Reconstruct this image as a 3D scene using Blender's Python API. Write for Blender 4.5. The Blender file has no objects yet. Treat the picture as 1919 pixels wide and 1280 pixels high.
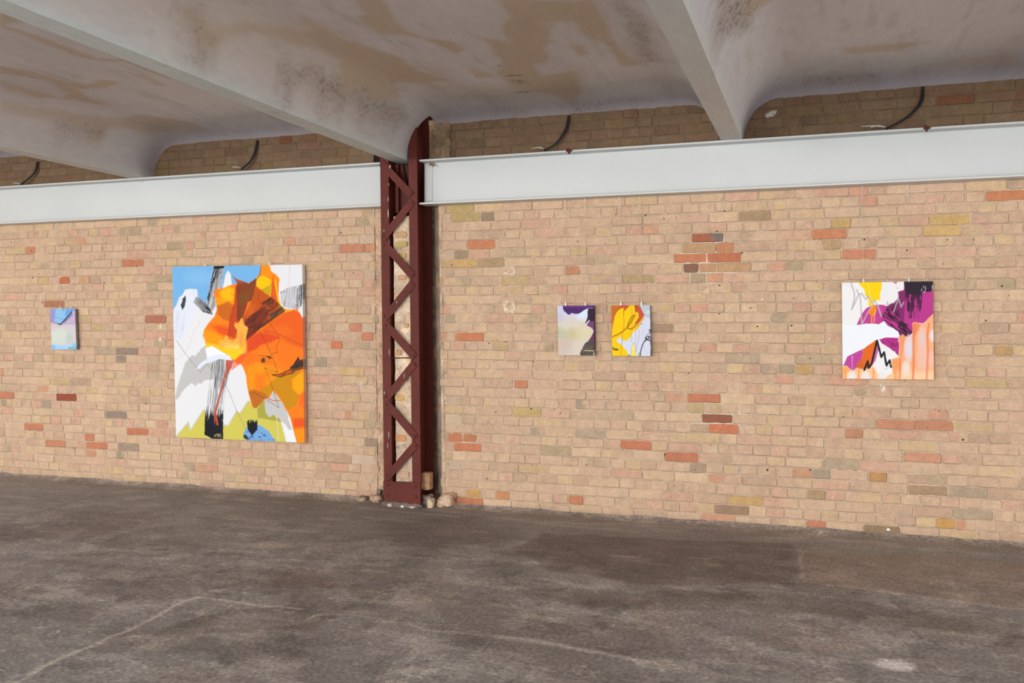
import bpy, math, random
import numpy as np

# ------------------------------------------------------------------ camera
D = 7.09            # camera to brick wall (wall face is the plane Y = 0)
EYE = 1.531
F = 1700.0          # focal length in pixels for a 1919 px wide frame
YAW = math.atan(577 / 1700)
HOR = 608.0
CA, SA = math.cos(YAW), math.sin(YAW)
COL = bpy.context.scene.collection
scn = bpy.context.scene
cam_d = bpy.data.cameras.new('camera')
cam = bpy.data.objects.new('camera', cam_d)
COL.objects.link(cam)
cam.location = (0, -D, EYE)
cam.rotation_euler = (math.pi / 2, 0, YAW)
cam_d.sensor_width = 36
cam_d.lens = F / 1919 * 36
cam_d.shift_y = -(640 - HOR) / 1919
cam_d.clip_end = 200
scn.camera = cam
scn.view_settings.view_transform = 'Standard'
scn.view_settings.look = 'None'
scn.view_settings.gamma = 1
scn.view_settings.use_curve_mapping = False
scn.view_settings.exposure = -0.38

# ------------------------------------------------------------------ light
w = bpy.data.worlds.new('daylight')
scn.world = w
w.use_nodes = True
bg = w.node_tree.nodes['Background']
bg.inputs[0].default_value = (0.93, 0.97, 1.02, 1)
bg.inputs[1].default_value = 3.15


def area(name, loc, target, sx, sy, power, color):
    l = bpy.data.lights.new(name, 'AREA')
    l.shape = 'RECTANGLE'
    l.size, l.size_y = sx, sy
    l.energy = power
    l.color = color
    o = bpy.data.objects.new(name, l)
    COL.objects.link(o)
    o.location = loc
    from mathutils import Vector
    d = Vector(target) - Vector(loc)
    o.rotation_euler = d.to_track_quat('-Z', 'Y').to_euler()
    return o


# window daylight opposite the brick wall, then a fill light added beside it
area('daylight_key_fill', (-17.0, -16.5, 2.7), (-2.5, 0, 1.5), 9.0, 1.6, 740, (1.0, 0.99, 0.97))
area('daylight_key_fill', (-6.0, -24.0, 3.0), (0.5, 0, 1.5), 9.0, 1.8, 2750, (1.0, 0.99, 0.97))  # added fill, aimed right to brighten that stretch of wall


R = random.Random(7)


def lin(c):
    c = np.asarray(c, float) / 255.0
    return np.where(c <= 0.04045, c / 12.92, ((c + 0.055) / 1.055) ** 2.4)


def px_wall(px, py, y=0.0):
    """photo point -> (X, Z) on the vertical plane Y = y"""
    u = (px - 960) / F
    Y = y + D
    X = Y * (u * CA - SA) / (CA + u * SA)
    d = -X * SA + Y * CA
    return X, EYE - (py - HOR) * d / F


def px_flat(px, py, z):
    """photo point -> (X, Y) on the horizontal plane Z = z"""
    d = -(z - EYE) * F / (py - HOR)
    u = (px - 960) / F
    return d * (u * CA - SA), d * (u * SA + CA) - D


def proj(X, Y, Z):
    Y = Y + D
    d = -X * SA + Y * CA
    return 960 + F * (X * CA + Y * SA) / d, HOR - F * (Z - EYE) / d


# ------------------------------------------------------------------ noise and paint
def _h(ix, iy, s):
    n = (ix.astype(np.int64) * 374761393 + iy.astype(np.int64) * 668265263 + s * 1442695041) & 0xffffffff
    n = ((n ^ (n >> 13)) * 1274126177) & 0xffffffff
    n = n ^ (n >> 16)
    return (n & 0xffff) / 65535.0


def vn(x, y, s=0):
    x = np.asarray(x, float)
    y = np.asarray(y, float)
    ix, iy = np.floor(x), np.floor(y)
    fx, fy = x - ix, y - iy
    fx = fx * fx * (3 - 2 * fx)
    fy = fy * fy * (3 - 2 * fy)
    a = _h(ix, iy, s)
    b = _h(ix + 1, iy, s)
    c = _h(ix, iy + 1, s)
    d = _h(ix + 1, iy + 1, s)
    return a + (b - a) * fx + (c - a) * fy + (a - b - c + d) * fx * fy


def fbm(x, y, s=0, o=4):
    t, a, k = 0, 0.5, 1.0
    for i in range(o):
        t = t + a * vn(x * k, y * k, s + i)
        a *= 0.5
        k *= 2.03
    return t / (1 - 0.5 ** o)


def sstep(a, b, x):
    t = np.clip((x - a) / (b - a + 1e-9), 0, 1)
    return t * t * (3 - 2 * t)


def sdist(x, y, pts, closed=True):
    pts = np.asarray(pts, float)
    n = len(pts)
    best = np.full(x.shape, 1e9)
    inside = np.zeros(x.shape, bool)
    for i in range(n if closed else n - 1):
        ax, ay = pts[i]
        bx, by = pts[(i + 1) % n]
        ex, ey = bx - ax, by - ay
        wx, wy = x - ax, y - ay
        t = np.clip((wx * ex + wy * ey) / (ex * ex + ey * ey + 1e-12), 0, 1)
        dx, dy = wx - ex * t, wy - ey * t
        best = np.minimum(best, dx * dx + dy * dy)
        if closed and ay != by:
            c = ((ay <= y) != (by <= y)) & (x < (bx - ax) * (y - ay) / (by - ay) + ax)
            inside ^= c
    best = np.sqrt(best)
    return np.where(inside, -best, best) if closed else best


class Paint:
    """colours for a cloud of points, laid down stroke by stroke"""

    def __init__(s, x, y, base, scale=1.0):
        s.x, s.y = x, y
        s.c = np.tile(lin(base), (len(x), 1))
        s.k = scale
        s.gain = 1.0
        s.m = np.zeros(len(x))
        s.rough = False

    def _mask(s, pts, m, f, closed=True, warp=0, ws=0.05, seed=1):
        p = np.asarray(pts, float)
        pad = m + f + warp + 2
        b = (s.x > p[:, 0].min() - pad) & (s.x < p[:, 0].max() + pad) & (s.y > p[:, 1].min() - pad) & (s.y < p[:, 1].max() + pad)
        i = np.nonzero(b)[0]
        x, y = s.x[i], s.y[i]
        if warp:
            x2 = x + (fbm(x * ws, y * ws, seed, 3) - .5) * 2 * warp
            y = y + (fbm(x * ws, y * ws, seed + 9, 3) - .5) * 2 * warp
            x = x2
        return i, 1 - sstep(m - f, m + f, sdist(x, y, p, closed))

    def _put(s, i, col, a):
        if s.rough:
            s.m[i] = np.maximum(s.m[i], a)
        a = a[:, None]
        s.c[i] = s.c[i] * (1 - a) + lin(col) * s.gain * a

    def poly(s, col, pts, a=1.0, f=1.5, warp=0, ws=0.05, seed=1):
        i, m = s._mask(pts, 0, f, True, warp, ws, seed)
        s._put(i, col, m * a)

    def line(s, col, pts, wd=3, a=1.0, f=1.0, warp=0, ws=0.05):
        i, m = s._mask(pts, wd / 2, f, False, warp, ws)
        s._put(i, col, m * a)

    def blob(s, col, cx, cy, rx, ry, a=1.0, p=1.0):
        r = ((s.x - cx) / rx) ** 2 + ((s.y - cy) / ry) ** 2
        i = np.nonzero(r < 1)[0]
        s._put(i, col, a * (1 - r[i]) ** p)

    def brush(s, col, pts, ang, cut=0.5, fine=0.35, long=0.02, a=1.0, f=1.5, seed=3, soft=.12, fade=None):
        """dry brush: bristle streaks along ang (degrees) inside a polygon"""
        i, m = s._mask(pts, 0, f, True, 3, .1, seed)
        t = math.radians(ang)
        x, y = s.x[i], s.y[i]
        al = x * math.cos(t) + y * math.sin(t)
        ac = -x * math.sin(t) + y * math.cos(t)
        n = .65 * vn(al * long, ac * fine, seed) + .35 * vn(al * long * 4, ac * fine * 2, seed + 1)
        c = cut
        if fade is not None:
            (x0, y0), (x1, y1), c0, c1 = fade
            q = np.clip(((x - x0) * (x1 - x0) + (y - y0) * (y1 - y0)) / ((x1 - x0) ** 2 + (y1 - y0) ** 2), 0, 1)
            c = c0 + (c1 - c0) * q
        s._put(i, col, m * a * sstep(c - soft, c + soft, n))


# ------------------------------------------------------------------ mesh helpers
def link(name, verts, faces, mat, parent=None, cols=None, smooth=False, mats=None, midx=None):
    me = bpy.data.meshes.new(name)
    verts = np.asarray(verts, dtype=np.float32).reshape(-1, 3)
    if isinstance(faces, np.ndarray):
        k = faces.shape[1]
        me.vertices.add(len(verts))
        me.vertices.foreach_set('co', verts.ravel())
        me.loops.add(faces.size)
        me.loops.foreach_set('vertex_index', faces.ravel().astype(np.int32))
        me.polygons.add(len(faces))
        me.polygons.foreach_set('loop_start', np.arange(0, faces.size, k, dtype=np.int32))
        me.polygons.foreach_set('loop_total', np.full(len(faces), k, dtype=np.int32))
        me.update(calc_edges=True)
    else:
        me.from_pydata([tuple(map(float, v)) for v in verts], [], faces)
        me.update()
    me.validate()
    if mats:
        for m in mats:
            me.materials.append(m)
        me.polygons.foreach_set('material_index', np.asarray(midx, dtype=np.int32))
    else:
        me.materials.append(mat)
    if cols is not None:
        at = me.color_attributes.new('Col', 'FLOAT_COLOR', 'POINT')
        c = np.ones((len(verts), 4), dtype=np.float32)
        c[:, :cols.shape[1]] = cols
        at.data.foreach_set('color', c.ravel())
    if smooth:
        me.polygons.foreach_set('use_smooth', np.ones(len(me.polygons), dtype=bool))
    o = bpy.data.objects.new(name, me)
    COL.objects.link(o)
    if parent:
        o.parent = parent
    return o


def empty(name, loc, parent=None):
    o = bpy.data.objects.new(name, None)
    o.empty_display_size = .1
    o.location = loc
    COL.objects.link(o)
    if parent:
        o.parent = parent
    return o


def tag(o, label=None, cat=None, group=None, kind=None):
    if label:
        o['label'] = label
    if cat:
        o['category'] = cat
    if group:
        o['group'] = group
    if kind:
        o['kind'] = kind
    return o


def grid_faces(nu, nv, flip=False):
    i = np.arange(nu - 1)[:, None] * nv + np.arange(nv - 1)[None, :]
    i = i.ravel()
    f = np.stack([i, i + nv, i + nv + 1, i + 1], 1)
    return f[:, ::-1].copy() if flip else f


class MB:
    def __init__(s):
        s.v, s.f = [], []

    def add(s, v, f):
        b = len(s.v)
        s.v += [tuple(p) for p in v]
        s.f += [tuple(b + i for i in q) for q in f]

    def box(s, a, b, bev=0.0):
        x0, y0, z0 = a
        x1, y1, z1 = b
        if bev <= 0:
            v = [(x, y, z) for x in (x0, x1) for y in (y0, y1) for z in (z0, z1)]
            s.add(v, [(0, 1, 3, 2), (4, 6, 7, 5), (0, 4, 5, 1), (2, 3, 7, 6), (0, 2, 6, 4), (1, 5, 7, 3)])
            return
        c, h = [(p + q) / 2 for p, q in zip(a, b)], [(q - p) / 2 for p, q in zip(a, b)]
        v, idx = [], {}
        for sx in (-1, 1):
            for sy in (-1, 1):
                for sz in (-1, 1):
                    for k in range(3):
                        q = [sx * (h[0] - bev * (k != 0)), sy * (h[1] - bev * (k != 1)), sz * (h[2] - bev * (k != 2))]
                        idx[(sx, sy, sz, k)] = len(v)
                        v.append([c[j] + q[j] for j in range(3)])
        f = []
        for sx in (-1, 1):
            f.append([idx[(sx, -1, -1, 0)], idx[(sx, 1, -1, 0)], idx[(sx, 1, 1, 0)], idx[(sx, -1, 1, 0)]][::sx])
            f.append([idx[(-1, sx, -1, 1)], idx[(-1, sx, 1, 1)], idx[(1, sx, 1, 1)], idx[(1, sx, -1, 1)]][::sx])
            f.append([idx[(-1, -1, sx, 2)], idx[(1, -1, sx, 2)], idx[(1, 1, sx, 2)], idx[(-1, 1, sx, 2)]][::sx])
        for p in (-1, 1):
            for q in (-1, 1):
                f.append([idx[(p, q, -1, 0)], idx[(p, q, -1, 1)], idx[(p, q, 1, 1)], idx[(p, q, 1, 0)]][::(-p * q)])
                f.append([idx[(p, -1, q, 0)], idx[(p, 1, q, 0)], idx[(p, 1, q, 2)], idx[(p, -1, q, 2)]][::(-p * q)])
                f.append([idx[(-1, p, q, 1)], idx[(-1, p, q, 2)], idx[(1, p, q, 2)], idx[(1, p, q, 1)]][::(p * q)])
                for r in (-1, 1):
                    f.append([idx[(p, q, r, 0)], idx[(p, q, r, 1)], idx[(p, q, r, 2)]][::(p * q * r)])
        s.add(v, f)

    def bar(s, p0, p1, wd, y0, y1):
        """flat bar in an XZ plane from p0 to p1"""
        (x0, z0), (x1, z1) = p0, p1
        L = math.hypot(x1 - x0, z1 - z0)
        nx, nz = -(z1 - z0) / L * wd / 2, (x1 - x0) / L * wd / 2
        q = [(x0 + nx, z0 + nz), (x1 + nx, z1 + nz), (x1 - nx, z1 - nz), (x0 - nx, z0 - nz)]
        s.prism(q, y0, y1)

    def prism(s, q, y0, y1):
        n = len(q)
        ar = sum(q[i][0] * q[(i + 1) % n][1] - q[(i + 1) % n][0] * q[i][1] for i in range(n))
        if ar < 0:
            q = q[::-1]
        v = [(x, y0, z) for x, z in q] + [(x, y1, z) for x, z in q]
        f = [tuple(range(n)), tuple(range(2 * n - 1, n - 1, -1))]
        f += [(i, n + i, n + (i + 1) % n, (i + 1) % n) for i in range(n)]
        s.add(v, f)

    def tube(s, pts, r, seg=8):
        from mathutils import Vector
        P = [Vector(p) for p in pts]
        v, n = [], len(P)
        rr = r if isinstance(r, (list, tuple)) else [r] * n
        for i, p in enumerate(P):
            t = (P[min(i + 1, n - 1)] - P[max(i - 1, 0)]).normalized()
            a = t.cross(Vector((0.3, 1, 0.13))).normalized()
            b = t.cross(a)
            for k in range(seg):
                th = 2 * math.pi * k / seg
                v.append(p + (a * math.cos(th) + b * math.sin(th)) * rr[i])
        f = [(i * seg + k, i * seg + (k + 1) % seg, (i + 1) * seg + (k + 1) % seg, (i + 1) * seg + k) for i in range(n - 1) for k in range(seg)]
        f += [tuple(range(seg))[::-1], tuple(range((n - 1) * seg, n * seg))]
        s.add(v, f)

    def dome(s, x, y, z, r, h, seg=12):
        """rivet head facing -Y"""
        v, f = [], []
        for j, (a, b) in enumerate(((1, 0), (.95, .45), (.75, .8), (.4, .97))):
            for k in range(seg):
                t = 2 * math.pi * k / seg
                v.append((x + r * a * math.cos(t), y - h * b, z + r * a * math.sin(t)))
        for j in range(3):
            for k in range(seg):
                f.append((j * seg + k, j * seg + (k + 1) % seg, (j + 1) * seg + (k + 1) % seg, (j + 1) * seg + k))
        f.append(tuple(3 * seg + k for k in range(seg)))
        s.add(v, f)

    def build(s, name, mat, parent=None, smooth=False):
        return link(name, s.v, s.f, mat, parent, smooth=smooth)


# ------------------------------------------------------------------ materials
def mat_new(name):
    m = bpy.data.materials.new(name)
    m.use_nodes = True
    nt = m.node_tree
    return m, nt, nt.nodes['Principled BSDF']


def N(nt, typ, **kw):
    n = nt.nodes.new(typ)
    for k, v in kw.items():
        if k in n.inputs:
            n.inputs[k].default_value = v
        else:
            setattr(n, k, v)
    return n


def surface(name, base=None, rough=.8, spec=.3, speck=None, bump=(0.002, 60), mott=(.12, 3.0), stretch=(1, 1, 1), metal=0.0, fine=None):
    """procedural surface: colour (or the mesh's own colour map) x mottling, dark specks, bump"""
    m, nt, b = mat_new(name)
    L = nt.links
    tc = N(nt, 'ShaderNodeTexCoord')
    mp = N(nt, 'ShaderNodeMapping')
    mp.inputs['Scale'].default_value = stretch
    L.new(tc.outputs['Object'], mp.inputs['Vector'])
    if base is None:
        a = N(nt, 'ShaderNodeVertexColor', layer_name='Col')
        col = a.outputs['Color']
    else:
        a = N(nt, 'ShaderNodeRGB')
        c = lin(base)
        a.outputs[0].default_value = (c[0], c[1], c[2], 1)
        col = a.outputs[0]

    def mul(col, sc, detail, lo, hi, r0=.35, r1=.65):
        n = N(nt, 'ShaderNodeTexNoise', Scale=sc, Detail=detail, Roughness=.6)
        L.new(mp.outputs[0], n.inputs['Vector'])
        r = N(nt, 'ShaderNodeMapRange')
        r.inputs['From Min'].default_value = r0
        r.inputs['From Max'].default_value = r1
        r.inputs['To Min'].default_value = lo
        r.inputs['To Max'].default_value = hi
        L.new(n.outputs[0], r.inputs['Value'])
        x = N(nt, 'ShaderNodeVectorMath', operation='SCALE')
        L.new(col, x.inputs[0])
        L.new(r.outputs[0], x.inputs['Scale'])
        return x.outputs[0]
    if mott:
        col = mul(col, mott[1], 6, 1 - mott[0], 1 + mott[0])
    if fine:
        col = mul(col, fine[1], 3, 1 - fine[0], 1 + fine[0])
    if speck:
        col = mul(col, speck[1], 2, 1 - speck[0], 1.0, speck[2], speck[2] + .06)
    L.new(col, b.inputs['Base Color'])
    b.inputs['Roughness'].default_value = rough
    b.inputs['Specular IOR Level'].default_value = spec
    b.inputs['Metallic'].default_value = metal
    if bump:
        n = N(nt, 'ShaderNodeTexNoise', Scale=bump[1], Detail=8, Roughness=.65)
        L.new(mp.outputs[0], n.inputs['Vector'])
        bp = N(nt, 'ShaderNodeBump', Strength=1.0, Distance=bump[0])
        L.new(n.outputs[0], bp.inputs['Height'])
        L.new(bp.outputs[0], b.inputs['Normal'])
    return m


M_BRICK = surface('brick', None, .92, .15, speck=(.22, 110, .33), bump=(.002, 90), mott=(.08, 14), fine=(.06, 60))
M_MORTAR = surface('mortar', None, .95, .1, speck=(.2, 120, .34), bump=(.003, 70), mott=(.09, 6), fine=(.09, 70))
M_PLASTER = surface('plaster_rubble', None, .95, .1, speck=(.22, 60, .36), bump=(.006, 40), mott=(.18, 7), fine=(.1, 50))
M_CEIL = surface('concrete_ceiling', None, .9, .2, bump=(.003, 30), mott=(.05, 1.5), fine=(.035, 25), stretch=(1, .3, 1))
M_FLOOR = surface('concrete_floor', None, .72, .3, speck=(.25, 90, .36), bump=(.0035, 45), mott=(.12, 1.6), fine=(.26, 44), stretch=(1.15, 1, 1))


def weather(m, layers):
    """crisp flakes / grain over a surface, scaled by the mesh's own wear map (alpha of Col)"""
    nt = m.node_tree
    L = nt.links
    b = nt.nodes['Principled BSDF']
    src = b.inputs['Base Color'].links[0].from_socket
    tc = N(nt, 'ShaderNodeTexCoord')
    at = N(nt, 'ShaderNodeVertexColor', layer_name='Col')
    for (st, sc, det, rg, lo, hi, f, base, amt) in layers:
        mp = N(nt, 'ShaderNodeMapping')
        mp.inputs['Scale'].default_value = st
        mp.inputs['Rotation'].default_value = (0, 0, sc * .37)
        L.new(tc.outputs['Object'], mp.inputs['Vector'])
        n = N(nt, 'ShaderNodeTexNoise', Scale=sc, Detail=det, Roughness=rg)
        L.new(mp.outputs[0], n.inputs['Vector'])
        r = N(nt, 'ShaderNodeMapRange')
        r.inputs['From Min'].default_value = lo
        r.inputs['From Max'].default_value = hi
        L.new(n.outputs[0], r.inputs['Value'])
        w_ = N(nt, 'ShaderNodeMath', operation='MULTIPLY_ADD')      # wear = alpha * amt + base
        L.new(at.outputs['Alpha'], w_.inputs[0])
        w_.inputs[1].default_value = amt
        w_.inputs[2].default_value = base
        q = N(nt, 'ShaderNodeMath', operation='MULTIPLY')
        L.new(w_.outputs[0], q.inputs[0])
        L.new(r.outputs[0], q.inputs[1])
        k = N(nt, 'ShaderNodeMath', operation='MULTIPLY_ADD')       # 1 + (f-1) * q
        L.new(q.outputs[0], k.inputs[0])
        k.inputs[1].default_value = f - 1
        k.inputs[2].default_value = 1.0
        x = N(nt, 'ShaderNodeVectorMath', operation='SCALE')
        L.new(src, x.inputs[0])
        L.new(k.outputs[0], x.inputs['Scale'])
        src = x.outputs[0]
    L.new(src, b.inputs['Base Color'])


weather(M_FLOOR, [((1.0, 1.0, 1), 2.6, 13, .72, .51, .54, 1.30, .05, .95),
                  ((1.1, 1.1, 1), 3.3, 13, .74, .54, .565, .74, .25, .65),
                  ((1.0, 1.1, 1), 11.0, 8, .75, .56, .60, 1.32, .1, .8),
                  ((.45, 1.5, 1), 20.0, 6, .7, .61, .635, 1.55, .25, .6)])
weather(M_CEIL, [((1, .6, 1), 34.0, 6, .8, .50, .60, .45, .0, .9),
                 ((1, .6, 1), 16.0, 8, .8, .56, .64, .6, .03, .7),
                 ((1, .35, 1), 9.0, 8, .7, .60, .66, .82, .5, .2)])
M_BEAM = surface('white_paint_steel', (208, 210, 208), .5, .3, bump=(.0015, 6), mott=(.025, 1.2), speck=(.05, 30, .27))
M_SEAM = surface('rust_seam', (165, 148, 128), .8, .2, bump=(.001, 60))
M_RED = surface('red_oxide_paint', (98, 42, 33), .6, .22, bump=(.002, 18), mott=(.14, 5), fine=(.06, 40), speck=(.3, 55, .33))
M_REDD = surface('red_oxide_paint_dark', (84, 35, 26), .6, .3, bump=(.002, 18), mott=(.14, 5))  # darker red for the recessed gusset plates
M_CHIP = surface('bare_chip', (185, 170, 165), .8, .2, bump=(.001, 60))
M_CANVAS = surface('painted_canvas', None, .7, .2, bump=(.0003, 500), mott=None)
M_WIRE = surface('steel_wire', (168, 160, 150), .4, .5, bump=None, mott=None, metal=.6)
M_CLIP = surface('white_metal_clip', (212, 206, 198), .4, .5, bump=None, mott=None, metal=.3)
M_CABLE = surface('black_cable', (42, 38, 36), .6, .3, bump=(.0005, 80), mott=(.1, 8))
M_WHITEC = surface('pale_cable_end', (200, 195, 188), .6, .3, bump=(.0005, 80), mott=(.1, 8))
M_RUST = surface('rusty_iron', (84, 48, 38), .8, .2, bump=(.002, 60), mott=(.2, 20))

# ------------------------------------------------------------------ layout numbers
CEIL_W = 3.212                 # ceiling height where it meets the brick wall
CEIL = 3.335                   # ceiling height out in the bays
SOFF = 2.911                   # underside of the ribs
RIB0, RIBP, RIBW = -0.627, 2.733, .15
COLX0, COLX1 = -3.49, -3.15  # lattice column at floor level (set below)
COLY = -.17
TILT = -.0132
COLX0 = px_wall(720.3, 945, COLY)[0]
COLX1 = px_wall(789.6, 950, COLY)[0]
CH_L = px_wall(706, 600)[0]
CH_R = px_wall(829, 600)[0]


# ------------------------------------------------------------------ floor
def make_floor():
    xs = np.concatenate([np.arange(-16, -9.5, .5), np.arange(-9.5, 2.6, .018), np.arange(2.6, 8.1, .5)])
    ys = np.concatenate([np.arange(-8.7, -6.2, .5), np.arange(-6.2, -4.6, .03), np.arange(-4.6, .16, .018)])
    X, Y = np.meshgrid(xs, ys, indexing='ij')
    x, y = X.ravel(), Y.ravel()

    def W(pts):
        return [px_flat(a, b, 0) for a, b in pts]
    base = lin((143, 136, 130))
    n1 = fbm(x * .5, y * .9, 11, 5)
    n2 = fbm(x * 1.6, y * 5.5, 21, 5)
    n3 = fbm(x * 5, y * 11, 31, 4)
    c = base[None, :] * (1 + .55 * (n1 - .5) + .25 * (n3 - .5))[:, None]
    dark = sstep(.47, .60, .55 * n2 + .45 * n1)
    dk = lin((112, 100, 91))
    near = sstep(.5, -3.2, y)[..., None] if False else None
    m = (dark * (.5 + .5 * sstep(-.6, -2.2, y)))[:, None] * .4
    c = c * (1 - m) + dk * m
    lt = sstep(.60, .72, fbm(x * 3, y * 9, 51, 5))[:, None] * .35
    c = c * (1 - lt) + lin((182, 170, 158)) * lt
    P = Paint(x, y, (0, 0, 0))
    P.c = c
    P.gain = 1.38
    kw = dict(f=.03, warp=.08, ws=5.0)
    P.poly((84, 69, 60), W([(1020, 1000), (1480, 1020), (1498, 1070), (1490, 1095), (1200, 1098), (1040, 1065), (960, 1030)]), .55, **kw)
    P.poly((90, 68, 57), W([(505, 1078), (560, 1066), (615, 1076), (640, 1092), (600, 1108), (520, 1104), (490, 1090)]), .45, f=.10, warp=.14, ws=5.0)
    P.poly((84, 72, 66), W([(700, 975), (900, 970), (960, 1010), (800, 1030), (690, 1010)]), .45, f=.12, warp=.1, ws=2.0)
    P.poly((88, 75, 66), W([(420, 1140), (540, 1140), (640, 1160), (600, 1185), (480, 1180), (300, 1200), (330, 1170)]), .45, **kw)
    P.poly((88, 72, 62), W([(660, 1090), (740, 1100), (735, 1130), (650, 1120)]), .5, **kw)
    P.poly((88, 74, 66), W([(150, 960), (330, 950), (300, 985), (120, 1010), (0, 1020), (0, 990)]), .35, f=.15, warp=.15, ws=2)
    P.poly((130, 113, 101), W([(1505, 1035), (1700, 1042), (1919, 1056), (1919, 1141), (1720, 1115), (1560, 1097), (1510, 1090), (1500, 1060)]), .62, f=.015, warp=.04, ws=6)
    P.poly((88, 75, 66), W([(960, 1100), (1200, 1110), (1450, 1110), (1600, 1125), (1919, 1170), (1919, 1200), (1500, 1150), (1200, 1140), (1000, 1130)]), .4, **kw)
    P.poly((145, 128, 114), W([(1170, 1120), (1240, 1125), (1330, 1180), (1250, 1200), (1180, 1160)]), .35, **kw)
    P.poly((140, 122, 110), W([(1400, 1160), (1560, 1165), (1640, 1215), (1480, 1220), (1400, 1190)]), .3, **kw)
    P.poly((148, 134, 121), W([(760, 1075), (850, 1080), (860, 1140), (740, 1140)]), .3, **kw)
    # cement fillet zone along the wall
    e = .10 + .05 * fbm(x * 2, y * 0, 61, 4)
    P._put(np.arange(len(x)), (134, 120, 110), sstep(0, 1, (y + e) / .03) * .7)
    l1 = dict(f=.008, warp=.02, ws=8)
    for pts, col, wd, a in (
            ([(30, 1280), (100, 1240), (230, 1187), (345, 1127), (372, 1120), (430, 1127), (500, 1136), (560, 1142)], (172, 160, 150), .022, .75),
            ([(575, 1160), (590, 1152), (640, 1150), (760, 1168), (800, 1180), (960, 1195)], (158, 145, 133), .018, .6),
            ([(940, 1194), (1000, 1202), (1060, 1212), (1180, 1235)], (170, 160, 150), .05, .5),
            ([(1180, 1235), (1300, 1258), (1420, 1275)], (150, 138, 126), .05, .4),
            ([(1503, 1035), (1500, 1070), (1510, 1091), (1560, 1098), (1640, 1108), (1919, 1142)], (160, 144, 130), .014, .65),
            ([(1340, 1100), (1420, 1092), (1510, 1091)], (150, 134, 120), .012, .5),
            ([(678, 952), (760, 960), (860, 968)], (165, 152, 142), .03, .6),
            ([(1190, 985), (1300, 988), (1490, 1003)], (158, 142, 130), .02, .5),
            ([(0, 978), (80, 958), (180, 928), (240, 915)], (82, 72, 66), .02, .6),
            ([(0, 1172), (60, 1155), (180, 1120)], (140, 128, 118), .012, .4),
            ([(0, 1196), (110, 1204)], (140, 128, 118), .012, .3),
            ([(1350, 1225), (1420, 1210)], (90, 78, 68), .02, .3),
            ([(1780, 1080), (1800, 1120)], (145, 130, 118), .03, .35),
            ([(700, 1130), (715, 1115), (760, 1108)], (150, 138, 126), .015, .4)):
        P.line(np.array(col) * 1.06, W(pts), wd * .9, min(1, a * 1.0), **l1)
    cx, cy = px_flat(1678, 1247, 0)
    P.blob((215, 206, 200), cx, cy, .10, .09, .8, 1.2)
    cx, cy = px_flat(1662, 1246, 0)
    P.blob((190, 180, 172), cx, cy, .14, .05, .5, 1.3)
    cx, cy = px_flat(508, 1021, 0)
    P.blob((150, 138, 126), cx, cy, .2, .12, .6, 1.0)
    rr = np.random.RandomState(4)
    for k in range(260):
        a, b = rr.uniform(-9, 2.5), rr.uniform(-5, -.05)
        q = rr.uniform(.012, .04)
        P.line((165, 152, 142), [(a, b), (a + rr.uniform(-.09, .09) * 2, b + rr.uniform(-.02, .02))], q * .5, rr.uniform(.2, .7), f=q * .5)
    fl = sstep(-.5, -2.0, y + .5 * (n1 - .5)) * .9 + .1
    z = (fbm(x * .8, y * .8, 71, 3) - .5) * .006 + (n2 - .5) * .002
    o = link('floor', np.stack([x, y, z], 1), grid_faces(len(xs), len(ys)), M_FLOOR, cols=np.column_stack([P.c, fl]), smooth=True)
    tag(o, kind='structure')


make_floor()


# ------------------------------------------------------------------ ceiling
def ceil_z(X, Y):
    k = np.round((X - RIB0) / RIBP)
    s = np.abs(X - (RIB0 + k * RIBP)) - RIBW / 2
    t = np.clip(-Y / .36, 0, 1)
    cove = np.sqrt(np.clip(1 - (1 - t) ** 2, 0, 1))
    H = (CEIL_W - SOFF) + (CEIL - CEIL_W) * cove
    r = np.clip(s / (.30 + .12 * cove), 0, 1)
    return SOFF + np.where(s <= 0, 0, H * (1 - (1 - r) ** 2.5) ** (1 / 1.9))


def px_ceiling(px, py):
    z = np.linspace(SOFF - .02, CEIL + .03, 140)
    X, Y = px_flat(px, py, z)
    hit = np.nonzero(z >= ceil_z(X, Y))[0]
    i = hit[0] if len(hit) else -1
    return float(X[i]), float(Y[i])


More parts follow.
